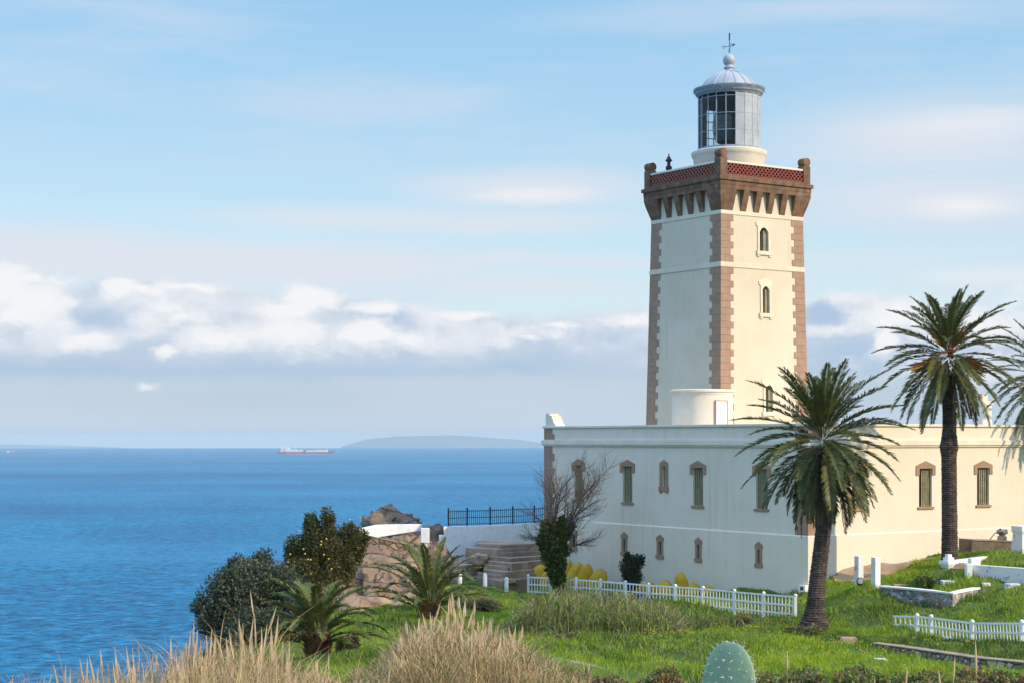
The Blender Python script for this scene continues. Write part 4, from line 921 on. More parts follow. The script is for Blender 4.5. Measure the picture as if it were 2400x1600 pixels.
mb.tube([c, P(1310, 1340, 99.5), P(1302, 1280, 99.5), P(1300, 1250, 99.5)], [.30, .24, .26, .2], 10)
fork = P(1300, 1270, 99.5)
for (px, py, r) in ((1400, 1090, .10), (1330, 1085, .085), (1298, 1110, .08), (1415, 1180, .085), (1250, 1170, .07), (1390, 1275, .06), (1350, 1150, .08), (1225, 1250, .05)):
    e = P(px, py, 99.5 + rg.uniform(-1.2, 1.2)); branch(mb, fork + Vector((rg.uniform(-.3, .3), 0, rg.uniform(-.5, .2))), e - fork, (e - fork).length * .66, r, 1)
mb.build('trunk', mat('mauve_grey_bark', (.16, .13, .11), .9, (.09, .075, .065), 3, 4), k)
ivy = [leafmat('ivy_dark', (.085, .12, .028), (.055, .08, .02), 1), leafmat('ivy_green', (.21, .29, .04), (.13, .19, .03), 1.2), leafmat('ivy_brown', (.075, .055, .03), (.05, .04, .025), 1)]
leaf_cloud('ivy', [bl(1288, 1255, 99.3, 24, 40), bl(1318, 1245, 99.3, 20, 34), bl(1275, 1268, 99.3, 16, 18), bl(1300, 1290, 99.3, 32, 34), bl(1305, 1325, 99.3, 23, 34), bl(1308, 1355, 99.3, 17, 28), bl(1338, 1235, 99.3, 9, 16)], 12000, .15, ivy, k, 9, [.5, .3, .2], .2, .8)
def shrub(name, label, c, blobs, n, size, mats, wts, seed, group=None, cat='shrub', asp=.5):
    k = thing(name, tuple(c), label, cat, group); leaf_cloud('foliage', blobs, n, size, mats, k, seed, wts, .3, asp)
    mb = MB(); limbs(mb, c, [(b_[0], b_[1], b_[2]) for b_ in blobs], .05, random.Random(seed), 4); mb.build('trunk', bark_m, k); return k
c = P(1480, 1395, 96); c.z = gz(c.x, c.y)
shrub('small_bush', 'dark wispy bush against the white wall left of the middle slit windows', c, [bl(1475, 1330, 96, 22, 26), bl(1492, 1318, 96, 18, 20), bl(1470, 1305, 96, 8, 14), bl(1503, 1308, 96, 8, 10), bl(1482, 1350, 96, 24, 20), bl(1480, 1372, 96, 16, 18)], 5200, .12, [leafmat('grey_bush', (.055, .062, .05), (.035, .042, .035), 1), darkg[0]], [.6, .4], 14)
# tufts and weeds in the grass
scrub = [leafmat('scrub_brown', (.24, .17, .11), (.15, .11, .075), .8), leafmat('scrub_green', (.17, .25, .045), (.11, .16, .035), .8), leafmat('scrub_olive', (.28, .30, .09), (.18, .20, .06), .8), leafmat('scrub_rust', (.30, .14, .04), (.19, .10, .04), .8)]
SP = [  # label, px, py(base), depth, half width px, height px, weights
    ('brownish shrub at the bottom edge just right of the cactus', 1850, 1612, 40, 80, 62, (.25, .4, .25, .1)),
    ('mixed green and rust shrub at the bottom edge right of centre, below the brick stub', 2010, 1618, 38, 90, 60, (.2, .45, .25, .1)),
    ('dark leafy shrub at the bottom edge under the far rubble wall', 2170, 1616, 38, 80, 56, (.2, .45, .25, .1)),
    ('rust tinged shrub in the bottom right corner', 2340, 1622, 36, 90, 72, (.35, .25, .2, .2)),
    ('small brown shrub at the bottom edge just left of the cactus', 1560, 1612, 44, 56, 52, (.3, .3, .2, .2)),
    ('purple brown dry shrub in front of the short rubble wall, bottom centre', 1390, 1612, 46, 70, 44, (.65, .1, .15, .1)),
    ('dark scrub between the dry reeds and the short rubble wall', 1280, 1606, 48, 50, 36, (.5, .25, .2, .05))]
for i, (lb, px, py, d, hw_, hh, wt) in enumerate(SP):
    c = P(px, py, d); c.z = gz(c.x, c.y); bs2 = []
    rg2 = random.Random(100 + i); kk = d / F
    topz = P(px, py - hh, d).z
    for _ in range(9):
        ox = rg2.uniform(-1, 1) * hw_; tz = topz - abs(ox) / hw_ * .25 - rg2.uniform(0, .22); r = rg2.uniform(.22, .34); bs2.append((c.x + ox * kk, c.y + rg2.uniform(-.8, .8), tz - r, r * 1.2, r * 1.2, r))
        bs2.append((c.x + ox * kk, c.y + rg2.uniform(-.6, .6), (tz - r + c.z) / 2, r * 1.2, r * 1.2, max(.25, (tz - c.z) / 2)))
    shrub('low_shrub', lb, c, bs2, 9000, .085, scrub, list(wt), 40 + i, 'scrubby shrubs in the foreground', asp=.6)
WD = [('dark weed clump under the picket fence at the foot of the small bush', 1470, 1425, 88, 46, 40, (.4, .4, .2, 0)), ('brown dry weed clump below the middle of the long picket fence', 1742, 1455, 82, 20, 42, (.6, .1, .3, 0)),
      ('dark bramble patch left of the reed bed', 1120, 1415, 90, 60, 26, (.6, .35, .05, 0)), ('brown bramble patch below the left end of the picket fence', 1290, 1418, 92, 46, 26, (.5, .3, .2, 0)), ('round dark tuft below the reed bed', 1325, 1530, 60, 26, 24, (.5, .4, .1, 0)),
      ('dark grass tuft inside the low walled garden', 2160, 1378, 84, 24, 36, (.1, .7, .2, 0)), ('dark scrub at the base of the nearer palm', 1890, 1480, 76, 44, 16, (.5, .4, .1, 0)), ('dry tangle beside the young palm trunk on the left slope', 825, 1560, 62, 34, 46, (.6, .3, .1, 0))]
for i, (lb, px, py, d, hw_, hh, wt) in enumerate(WD):
    c = P(px, py, d); c.z = gz(c.x, c.y); kk = d / F; rg2 = random.Random(200 + i); bs2 = []
    for _ in range(6):
        ox = rg2.uniform(-1, 1) * hw_ * .75; h = hh * kk * rg2.uniform(.6, 1) * .5; bs2.append((c.x + ox * kk, c.y + rg2.uniform(-.5, .5), c.z + h, hw_ * kk * .4, hw_ * kk * .4, h))
    shrub('weed_clump', lb, c, bs2, 3200, .12, scrub, list(wt), 60 + i, 'weed clumps in the grass', asp=.35)
# ------------------------------------------------------------------ rocks, walls, steps
from mathutils import noise as mn
def rock(name, c, r, seed, label=None, m=rock_m, nu=40, nv=24, cat='rock', group=None):
    vs = []
    for j in range(nv + 1):
        th = math.pi * j / nv
        for i in range(nu):
            a = 2 * math.pi * i / nu; d = Vector((math.sin(th) * math.cos(a), math.sin(th) * math.sin(a), math.cos(th))); p = d * 1.6 + Vector((seed * 3.1, seed, 0))
            h = 1 + .34 * mn.fractal(p, 1, 2, 4) - .22 * max(0, .12 - abs(mn.noise(p * 1.3 + Vector((4, 4, 4))))) / .12 + .10 * mn.noise(Vector((p.x * 2, p.y * 2, p.z * 9))) + .05 * mn.noise(p * 7)
            sq = (abs(d.x) ** 3 + abs(d.y) ** 3 + abs(d.z) ** 3) ** (-1 / 3) * .92
            q_ = d * h * sq; vs.append((c[0] + q_.x * r[0], c[1] + q_.y * r[1], c[2] + q_.z * r[2]))
    fs = [(j * nu + i, (j + 1) * nu + i, (j + 1) * nu + (i + 1) % nu, j * nu + (i + 1) % nu) for j in range(nv) for i in range(nu)]
    o = np_mesh(name, np.array(vs), fs, m, smooth=False); tag(o, label, cat, group); return o
# rocky slope: sheet from the grass edge up to the foot of the masonry
cor = [P(735, 1240, 105), P(1070, 1300, 106), P(735, 1475, 82), P(1012, 1404, 96)]
n1, n2 = 90, 70; vs = []
for j in range(n2 + 1):
    for i in range(n1 + 1):
        a, b_ = i / n1, j / n2; p = cor[0].lerp(cor[1], a).lerp(cor[2].lerp(cor[3], a), b_)
        q_ = Vector((p.x * .8, p.y * .5, p.z * .9)); p = p.copy()
        crk = abs(mn.noise(Vector((p.x * .55 + p.z * .4, p.z * .8, 3)))); cell = mn.cell(Vector((p.x * .75 + p.z * .5 + 3, p.z * .9 - p.x * .35, p.y * .3)))
        bulge = math.sin(math.pi * min(1, max(0, a))) * .5
        p.z += .42 * mn.fractal(q_, 1, 2, 5) + .16 * (cell - .5) - .45 * max(0, .06 - crk) / .06 * .6 + bulge * math.sin(math.pi * b_)
        p.y -= .4 * mn.fractal(q_ + Vector((9, 0, 0)), 1, 2, 4) + .18 * (cell - .5)
        if b_ > .9: p.z -= (b_ - .9) * 7
        if b_ < .04: p.z -= .3
        if a < .05: p.z -= (.05 - a) * 30
        if a > .95: p.z -= (a - .95) * 12
        vs.append(tuple(p))
fs = [(j * (n1 + 1) + i, (j + 1) * (n1 + 1) + i, (j + 1) * (n1 + 1) + i + 1, j * (n1 + 1) + i + 1) for j in range(n2) for i in range(n1)]
tag(np_mesh('rocky_slope', np.array(vs), fs, rock_m), kind='structure')
q_ = P(912, 1228, 116); rock('boulder', (q_.x, q_.y, q_.z - .9), (2.1, 1.8, 1.75), 11, 'big brown domed rock crag standing above the sea behind the white parapet', cat='rock', group='rocks beyond the white parapet')
q_ = P(1006, 1250, 113); rock('boulder', (q_.x, q_.y, q_.z - .6), (1.35, 1.3, 1.15), 2, 'smaller brown rock between the domed crag and the white terrace wall', group='rocks beyond the white parapet')
q_ = P(950, 1268, 108.5); rock('boulder', (q_.x, q_.y, q_.z - .9), (1.9, 1.5, 1.35), 4, 'low grey brown rock in front of the white parapet, left of the white post', group='rocks beyond the white parapet')
q_ = P(1015, 1290, 107.5); rock('boulder', (q_.x, q_.y, q_.z - .8), (1.2, 1.2, 1.2), 5, 'mottled rock right of the tall white post under the terrace wall', group='rocks beyond the white parapet')
for i, (px, py, d, rx, rz_, lb) in enumerate(((870, 1418, 91, 1.1, .5, 'pale low rock where the left slope meets the grass'), (960, 1402, 94, 1.0, .28, 'flat pinkish rock slab lying in the grass behind the young palm'), (925, 1418, 91, 1.2, .22, 'long thin rock ledge in the grass, nearest the camera on the slope'), (1195, 1362, 102, .6, .2, 'small stone at the foot of the steps'), (1125, 1312, 105.5, .55, .45, 'orange brown rock wedged into the left side of the steps'))):
    q_ = P(px, py, d); rock('loose_rock', (q_.x, q_.y, q_.z), (rx, rx * .8, rz_), 20 + i, lb, mat('pale_pink_rock', (.42, .29, .20), .9, (.26, .18, .13), 1, 6, bump=.6, bscale=6), 24, 14, group='loose rocks by the slope')
def wallstrip(pts, thick, z_bot, mats, name, label, cat='wall', cap=None, capm=None, group=None, n=1, back=True):
    # pts: list of top points; wall hangs from them down to z_bot (number or list)
    mbw = MB(); pts = [Vector(p) for p in pts]; N_ = len(pts); nor = []
    for i in range(N_):
        t_ = (pts[min(i + 1, N_ - 1)] - pts[max(0, i - 1)]); nn = Vector((-t_.y, t_.x, 0)).normalized(); nor.append(nn if nn.y > 0 else -nn)
    zb = z_bot if isinstance(z_bot, (list, tuple)) else [z_bot] * N_
    def sec(mb, t0, o0, o1, zt_, zb_):
        vs = []
        for i in range(N_):
            a = pts[i] + nor[i] * o0; b_ = pts[i] + nor[i] * o1
            vs += [(a.x, a.y, pts[i].z + zb_(i)), (b_.x, b_.y, pts[i].z + zb_(i)), (b_.x, b_.y, pts[i].z + zt_), (a.x, a.y, pts[i].z + zt_)]
        fs = [(i * 4 + k, i * 4 + (k + 1) % 4, i * 4 + 4 + (k + 1) % 4, i * 4 + 4 + k) for i in range(N_ - 1) for k in range(4)] + [(3, 2, 1, 0), tuple((N_ - 1) * 4 + k for k in range(4))]
        mb.add(vs, fs)
    if cap is None:
        sec(mbw, 0, 0, thick, 0, lambda i: zb[i] - pts[i].z); o = mbw.build(name, mats, None, bevel=.02); tag(o, label, cat, group); return o
    e = thing(name, tuple(pts[0]), label, cat, group); sec(mbw, 0, .02, thick - .02, -cap - .002, lambda i: zb[i] - pts[i].z); mbw.build('masonry', mats, e)
    mbc = MB(); sec(mbc, 0, -.03, thick + .03, 0, lambda i: -cap); mbc.build('coping', capm, e, bevel=.02); return e
def pp(*a): return [P(*x) for x in a]
mas_br = masonry('brown_rubble', 2.2, [(.30, .21, .15), (.22, .15, .11), (.38, .28, .21), (.18, .13, .10)], (.11, .08, .06), sx=1.4)
wallstrip(pp((836, 1246, 103.2), (880, 1257, 103.4), (925, 1266, 103.8), (968, 1275, 104.2)), .5, [-7.0, -7.2, -7.4, -7.6], mas_br, 'retaining_wall', 'sloping brown rubble retaining wall above the rocky slope', 'wall', .08, mat('sandy_coping', (.36, .30, .24), .9, (.25, .2, .16), 2, 5, bump=.4))
# white parapet around the rock
tp = pp((839, 1242, 109), (860, 1236, 110), (889, 1229, 111), (930, 1228, 111.4), (990, 1227.5, 111.8)); bt = [P(0, 1252, 109).z, P(0, 1254, 110).z, P(0, 1247, 111).z, P(0, 1240, 111.4).z, P(0, 1231, 111.8).z]
wallstrip(tp, .4, [b_ - .3 for b_ in bt], white_p, 'white_parapet', 'low curved whitewashed parapet at the foot of the domed crag', 'wall')
# terrace wall with iron railing
tw_pts = pp((1040, 1233.5, 109), (1100, 1232, 110), (1180, 1229, 111.5), (1290, 1223, 114))
e = thing('terrace_wall', tuple(tw_pts[0]), 'smooth whitewashed terrace wall behind the steps, carrying the dark railing', 'wall')
mb = MB(); vs = []
for p in tw_pts: vs += [(p.x, p.y, -9.3), (p.x + .05, p.y + .4, -9.3), (p.x + .05, p.y + .4, p.z), (p.x, p.y, p.z)]
mb.add(vs, [(i * 4 + k, i * 4 + (k + 1) % 4, i * 4 + 4 + (k + 1) % 4, i * 4 + 4 + k) for i in range(3) for k in range(4)] + [(3, 2, 1, 0), (12, 13, 14, 15)]); mb.build('wall_face', white_p, e, bevel=.02)
mb = MB(); a = P(1029, 1253, 108.9); b_ = P(1040, 1253, 108.9); mb.box(a.x, b_.x - .005, a.y - .02, a.y + .35, -9.3, a.z)
a = P(1026, 1282, 108.4); b_ = P(1064, 1300, 108.4); mb.add([(a.x, a.y, a.z), (a.x, a.y, -9.3), (b_.x, a.y, -9.3), (b_.x, a.y, b_.z), (a.x, a.y + .45, a.z), (a.x, a.y + .45, -9.3), (b_.x, a.y + .45, -9.3), (b_.x, a.y + .45, b_.z)], [(0, 1, 2, 3), (4, 7, 6, 5), (0, 3, 7, 4), (0, 4, 5, 1), (2, 6, 7, 3), (1, 5, 6, 2)])
mb.build('buttress', white_p, e)
fpx = [(1050, 1232.8, 109.25), (1094, 1231.4, 110), (1148, 1229.8, 111), (1201, 1227.6, 112), (1252, 1225.4, 113.1), (1288, 1223.5, 113.9)]
rl = thing('iron_railing', tuple(P(*fpx[0])), 'dark blue iron railing on top of the white terrace wall', 'railing')
fp = [P(*x) + Vector((.02, .2, .01)) for x in fpx]
for i, p in enumerate(fp):
    mb = MB(); mb.box(p.x - .05, p.x + .05, p.y - .05, p.y + .05, p.z, p.z + 1.04); mb.lathe([(.055, 0), (.065, .04), (.05, .09), (0, .12)], (p.x, p.y, p.z + 1.04), 8); mb.build('post', iron, rl)
for i in range(5):
    a, b_ = fp[i], fp[i + 1]; mb = MB(); n = max(3, round((b_ - a).length / .155))
    for h in (.10, .50, .92): mb.tube([a + Vector((0, 0, h)), b_ + Vector((0, 0, h))], .026, 4)
    for j in range(1, n): c = a.lerp(b_, j / n); mb.tube([c + Vector((0, 0, .06)), c + Vector((0, 0, 1.0))], .022, 4)
    mb.build('railing_panel', iron, rl)
# steps
SPX = [[(1119, 1272.5), (1172, 1276), (1275, 1272)], [(1092, 1282), (1165, 1286), (1275, 1280)], [(1128, 1292), (1176, 1294.5), (1275, 1289)], [(1145, 1303), (1197, 1307), (1276, 1301)], [(1140, 1312.5), (1199, 1319.3), (1276, 1311.6)],
       [(1136, 1322), (1189, 1328), (1277, 1320)], [(1134, 1332.7), (1184, 1339.4), (1278, 1331)], [(1120, 1341.5), (1178, 1348), (1279, 1341)], [(1116, 1350), (1176, 1360), (1280, 1350)]]
stp = thing('stone_steps', tuple(P(1200, 1360, 103)), 'wide flight of worn brown steps going up from the grass to the white terrace wall', 'steps')
for i, row in enumerate(SPX):
    z = -6.42 - .225 * i; mb = MB(); fr = [Vector(((px - 1200) / F * (-z * F / (py - EYE_ROW)), -z * F / (py - EYE_ROW), z)) for px, py in row]
    d0 = .9 if i else 3.2; top = fr + [Vector((fr[2].x + d0 * .3, fr[2].y + d0, z)), Vector((fr[1].x, fr[1].y + d0, z)), Vector((fr[0].x - .05, fr[0].y + d0, z))]
    n = 6; vs = [tuple(p) for p in top] + [(p.x, p.y, z - (.225 if i < 8 else .4) - .06 if 0 else -9.4 if i == 0 else z - .9) for p in top]
    mb.add(vs, [(0, 1, 2, 3, 4, 5), (11, 10, 9, 8, 7, 6)] + [(k, k + 6, (k + 1) % 6 + 6, (k + 1) % 6) for k in range(6)]); mb.build('step', step_m, stp, bevel=.03)
SP2 = [[(1066, 1326), (1134, 1320)], [(1062, 1335.5), (1130, 1331)], [(1056, 1347), (1124, 1339.5)], [(1050, 1357), (1120, 1351)]]
st2 = thing('side_steps', tuple(P(1090, 1355, 102)), 'short lower flight of steps left of the main steps, beside the young palm', 'steps')
for i, row in enumerate(SP2):
    z = -7.62 - .22 * i; mb = MB(); fr = [Vector(((px - 1200) / F * (-z * F / (py - EYE_ROW)), -z * F / (py - EYE_ROW), z)) for px, py in row]; d0 = .9 if i else 2.0
    top = fr + [Vector((fr[1].x, fr[1].y + d0, z)), Vector((fr[0].x, fr[0].y + d0, z))]; vs = [tuple(p) for p in top] + [(p.x, p.y, z - 1.2) for p in top]
    mb.add(vs, [(0, 1, 2, 3), (7, 6, 5, 4)] + [(k, k + 4, (k + 1) % 4 + 4, (k + 1) % 4) for k in range(4)]); mb.build('step', step_m, st2, bevel=.03)
# tall white post at the slope
q_ = P(996.5, 1316, 105); mb = MB(); mb.box(q_.x - .25, q_.x + .25, q_.y - .2, q_.y + .2, q_.z + 1.15, q_.z + 2.05); mb.box(q_.x - .19, q_.x + .12, q_.y - .15, q_.y + .15, q_.z - .6, q_.z + 1.15)
tag(mb.build('white_post', white_p, bevel=.02), 'tall white post with a broader upper half rising from the rocks behind the young palm', 'post')
# bollards
def bollard(px, py, d, h, lb, i):
    p = P(px, py, d); mb = MB(); mb.lathe([(.12, -.4), (.12, 0), (.115, h - .1), (.09, h - .03), (0, h)], tuple(p), 14)
    o = mb.build('bollard', white_w if i == 2 else white_p, smooth=True); tag(o, lb, 'bollard', 'white bollards below the steps')
bollard(1078, 1380, 100, .98, 'white round topped bollard, the one next to the young palm fronds', 0); bollard(1137, 1383, 99, 1.0, 'white round topped bollard, middle of the three below the steps', 1); bollard(1187, 1393, 98, 1.0, 'white flaking bollard, the one closest to the picket fence', 2)

# ------------------------------------------------------------------ picket fences
def picket(label, posts, rails, lean=0.0, sp=.26, endfree=None):
    P0 = [P(px, py, d) for px, py, d in posts]; k = thing('picket_fence', (P0[0].x, P0[0].y, P0[0].z - 1), label, 'fence', 'white picket fences in the grass')
    for i, p in enumerate(P0):
        if endfree and i in endfree: continue
        mb = MB(); w = .065; h0 = p.z - 1.25
        mb.box(p.x - w, p.x + w, p.y - w - .05, p.y + w - .05, h0, p.z + .02); mb.lathe([(.07, 0), (.09, .03), (.09, .08), (.05, .13), (0, .15)], (p.x, p.y - .05, p.z + .02), 10); mb.build('post', white_p, k)
    for i in range(len(P0) - 1):
        a, b_ = P0[i], P0[i + 1]; mb = MB(); dv = b_ - a; ln = dv.length; t = dv.normalized(); n = Vector((-t.y, t.x, 0)).normalized()
        for r_ in rails:
            c0 = a + Vector((0, 0, -r_)); c1 = b_ + Vector((0, 0, -r_)); vs = []
            for c in (c0, c1): vs += [c + n * .018 + Vector((0, 0, -.045)), c - n * .018 + Vector((0, 0, -.045)), c - n * .018 + Vector((0, 0, .035)), c + n * .018 + Vector((0, 0, .035))]
            mb.add([tuple(v_) for v_ in vs], [(0, 1, 5, 4), (1, 2, 6, 5), (2, 3, 7, 6), (3, 0, 4, 7), (0, 3, 2, 1), (4, 5, 6, 7)])
        m = max(2, round(ln / sp))
        for j in range(m):
            c = a.lerp(b_, (j + .5) / m) - n * .034; tl = lean + random.uniform(-.035, .035); vs = []
            for (h, o_) in ((-.005, 0), (-rails[-1] - .16, tl)):
                q_ = c + Vector((0, 0, h)) + t * o_
                vs += [q_ - t * .028 - n * .010, q_ + t * .028 - n * .010, q_ + t * .028 + n * .010, q_ - t * .028 + n * .010]
            mb.add([tuple(v_) for v_ in vs], [(0, 1, 5, 4), (1, 2, 6, 5), (2, 3, 7, 6), (3, 0, 4, 7), (0, 3, 2, 1), (4, 5, 6, 7)])
        mb.build('picket_panel', white_p, k)
def dl(px): return 102 + (84 - 102) * (px - 1238) / (1866 - 1238)
picket('long white picket fence running along the shaded wall, past the yellow bean bags', [(px, py, dl(px)) for px, py in ((1238, 1351.5), (1291, 1353.5), (1350, 1357.5), (1408, 1361.5), (1466, 1366), (1520.5, 1371), (1583, 1374.5), (1647.7, 1379), (1721, 1386), (1789.5, 1392), (1864, 1398))], (0, .42, .84))
picket('short leaning white picket fence in the grass at the lower right', [(2093.5, 1443, 76), (2149, 1444.5, 75), (2182, 1447, 74), (2278, 1459.5, 71), (2394, 1460, 67), (2490, 1463, 64)], (0, .36, .74), lean=.12, endfree=(0,))

# ------------------------------------------------------------------ bean bags along the wall
def beanbag(px0, px1, pyt, d, lb, i, lean=.35, sharp=1.0, hgt=None):
    k = d / F; w = (px1 - px0) * k * 1.22; cx = ((px0 + px1) / 2 - 1200) * k; top = (EYE_ROW - pyt) * k; zb = gz(cx, d) - .05; h = (top - zb) if hgt is None else hgt; zb = top - h
    mb = MB(); nu, nv = 22, 16; vs = []
    for j in range(nv + 1):
        t = j / nv; r = (math.sin(math.pi * min(1, .12 + t * .88) * .5 + 0) if t < .0 else (1 - t ** (3.0 / sharp)) ** .56) * (.86 + .14 * min(1, t * 5))
        for i_ in range(nu):
            a = 2 * math.pi * i_ / nu; f = 1 + .06 * mn.noise(Vector((math.cos(a) * 2, math.sin(a) * 2 + i, t * 3)))
            vs.append((cx + w * .5 * (r * math.cos(a) * f * .92 + lean * (t ** 1.3) - lean * .5), d + w * .5 * r * math.sin(a) * f * (1 - .3 * t), zb + h * t * (1 + .02 * math.sin(3 * a))))
    mb.add(vs, [(j * nu + i_, j * nu + (i_ + 1) % nu, (j + 1) * nu + (i_ + 1) % nu, (j + 1) * nu + i_) for j in range(nv) for i_ in range(nu)]); mb.f.append(tuple(range(nu - 1, -1, -1))); mb.m.append(0)
    o = mb.build('bean_bag', yellow_m, smooth=True); tag(o, lb, 'bean bag', 'yellow bean bags along the wall')
BBs = [(1240, 1284, 1322, 104.5, 'bright yellow bean bag at the far left, next to the foot of the steps', .42, 1.0), (1268, 1304, 1331, 103.5, 'yellow bean bag half hidden by the left side of the ivy trunk', .4, 1.0), (1322, 1345, 1312, 104, 'upright yellow bean bag peeping out right of the ivy trunk', .2, 1.0), (1330, 1372, 1318, 103.3, 'yellow bean bag second from the ivy trunk, with a narrow leaning top', .5, 1.0),
       (1354, 1392, 1320, 102.3, 'tall olive yellow bean bag, third to the right of the ivy trunk', .4, 1.1), (1381, 1424, 1332, 101.5, 'yellow bean bag with a brown stalk in front, left of the small bush', .5, 1.0), (1482, 1508, 1356, 97.5, 'orange tinged bean bag just right of the small bush', .1, 1.0), (1506, 1539, 1361, 97, 'low domed yellow bean bag right of the small bush, behind the fence', .0, 1.2),
       (1538, 1580, 1358, 96, 'yellow bean bag with a dark ridge, left of the pointed one', .0, 1.3), (1582, 1612, 1341, 95.5, 'pointed yellow bean bag standing up like a cone', -.1, .7), (1608, 1643, 1364, 95, 'low yellow bean bag directly right of the pointed one', .0, 1.2), (1640, 1678, 1370, 94, 'flattest bean bag at the right end of the row', -.25, 1.1)]
for i, (a, b_, c, d, lb, le, sh) in enumerate(BBs): beanbag(a, b_, c, d, lb, i, le, sh)

# ------------------------------------------------------------------ garden on the right
def ground_strip(name, poly, m, lift=.05):
    # poly given as photo points with distance: a small sheet draped over the ground
    pts = [XY(px, d) for px, d in poly]; a = np.array(pts); x0, y0 = a.min(0); x1, y1 = a.max(0); st_ = .3
    gx, gy = np.meshgrid(np.arange(x0, x1 + st_, st_), np.arange(y0, y1 + st_, st_)); ins = np.zeros(gx.shape, bool); n = len(a)
    for i in range(n):
        p, q_ = a[i], a[(i + 1) % n]; c = ((p[1] > gy) != (q_[1] > gy)) & (gx < (q_[0] - p[0]) * (gy - p[1]) / (q_[1] - p[1] + 1e-12) + p[0]); ins ^= c
    gz_ = groundz(gx, gy) + lift; idx = np.arange(gx.size).reshape(gx.shape); ok = ins[:-1, :-1] & ins[1:, :-1] & ins[:-1, 1:] & ins[1:, 1:]
    f = np.stack([idx[:-1, :-1], idx[:-1, 1:], idx[1:, 1:], idx[1:, :-1]], -1)[ok]
    o = np_mesh(name, np.stack([gx, gy, gz_], -1), f, m, smooth=True); tag(o, kind='structure')
PATHPOLY = [(1950, 91.5), (1950, 89.2), (2010, 88.4), (2080, 89), (2190, 90.6), (2190, 92), (2090, 93.5), (2020, 92.6)]
ground_strip('path', PATHPOLY, soil_m, .07)
def blk(name, lb, px0, px1, pyt, pyb, d, dep, m, cat, group=None, bev=.02):
    a = P(px0, pyt, d); b_ = P(px1, pyb, d)
    if name == 'stone_slab': dz = float(groundz(np.array([(a.x + b_.x) / 2]), np.array([d]))[0]) + .13 - a.z; a.z += dz; b_.z += dz
    mb = MB(); mb.box(a.x, b_.x, d, d + dep, b_.z - .3, a.z); o = mb.build(name, m, bevel=bev); tag(o, lb, cat, group); return o
def sqpost(lb, pxc, pyt, pyb, d, s, m=white_p, rz=R(28)):
    t = P(pxc, pyt, d); b_ = P(pxc, pyb, d); c, s_ = math.cos(rz), math.sin(rz); mb = MB(); f_ = lambda x, y, z: (t.x + x * c - y * s_, d + x * s_ + y * c, z)
    mb.box(-s / 2, s / 2, -s / 2, s / 2, b_.z - .4, t.z, f_); o = mb.build('gate_post', m, bevel=.015); tag(o, lb, 'post', 'square gate posts by the path'); return o
sqpost('square white gate post with grey stained left side, nearer the palm trunk', 2013, 1302, 1370, 85, .32, white_w); sqpost('cleaner square white gate post standing at the start of the low garden wall', 2052.5, 1305, 1381, 83, .32)
wallstrip(pp((2060, 1371.5, 82), (2123, 1376.5, 81), (2180, 1382, 80.2), (2233.5, 1388, 79.4), (2262, 1382, 80.8), (2297, 1375.5, 82.5), (2325, 1376, 83.4)), .35, [-7.9, -7.9, -7.9, -7.9, -7.8, -7.6, -7.5], rubble_w, 'garden_wall', 'knee high rubble garden wall with a white top forming a corner', 'wall', .09, white_p)
# upside-down stepped pedestal
q_ = P(2223, 1340, 86); pz = lambda py: (EYE_ROW - py) / F * 86; c_, s_ = math.cos(R(30)), math.sin(R(30)); f_ = lambda x, y, z: (q_.x + x * c_ - y * s_, 86 + x * s_ + y * c_, z)
pd = thing('stepped_pedestal', (q_.x, 86, pz(1340)), 'white stepped pedestal that narrows downward beside the tall palm trunk', 'pedestal')
mb = MB(); vs = []
for (h, z) in ((.18, pz(1342) - .3), (.18, pz(1335)), (.33, pz(1320)), (.33, pz(1313))): vs += [f_(-h, -h, z), f_(h, -h, z), f_(h, h, z), f_(-h, h, z)]
mb.add(vs, [(i * 4 + k, i * 4 + (k + 1) % 4, i * 4 + 4 + (k + 1) % 4, i * 4 + 4 + k) for i in range(3) for k in range(4)] + [(3, 2, 1, 0), (12, 13, 14, 15)]); mb.build('body', white_p, pd, bevel=.01)
mb = MB(); mb.box(-.19, .19, -.19, .19, pz(1313) + .002, pz(1305), f_); mb.box(-.12, .12, -.12, .12, pz(1305), pz(1298), f_); mb.build('top', white_p, pd, bevel=.01)
wallstrip(pp((2243, 1312, 86.5), (2290, 1306, 88), (2340, 1300, 89.5), (2386, 1294.5, 91)), .3, [-6.5, -6.4, -6.3, -6.2], white_p, 'white_kerb', 'low white kerb running from the stepped pedestal back to the big pillar', 'kerb')
q_ = P(2250, 1332, 85.5); gs_ = thing('garden_steps', tuple(q_), 'two dark stone steps between the stepped pedestal and the whitewashed wall', 'steps')
for i, (y0, y1, dd_) in enumerate(((1332, 1343, 85.2), (1320, 1332, 85.8))):
    a = P(2236, y0, dd_); b_ = P(2268, y1, dd_); mb = MB(); mb.box(a.x, b_.x, dd_, dd_ + .8, b_.z - .2, a.z); mb.build('step', step_m, gs_, bevel=.02)
blk('white_block', 'small white block carrying the left end of the whitewashed wall', 2266, 2279, 1321, 1346, 84, .45, white_p, 'block'); 
a = P(2275, 1308, 84.6); b_ = P(2298, 1322, 84.6); mb = MB(); mb.box(a.x, b_.x, 84.55, 85.1, b_.z - .4, a.z); tag(mb.build('white_cube', white_p, bevel=.02), 'squat white cube on the end of the whitewashed wall', 'block')
wallstrip(pp((2279, 1322.5, 84.3), (2320, 1325.5, 83.6), (2400, 1331, 82.5), (2460, 1334, 81.8)), .35, [-6.9, -6.95, -7, -7], white_w, 'whitewashed_wall', 'low flaking whitewashed wall at the right edge of the garden', 'wall')
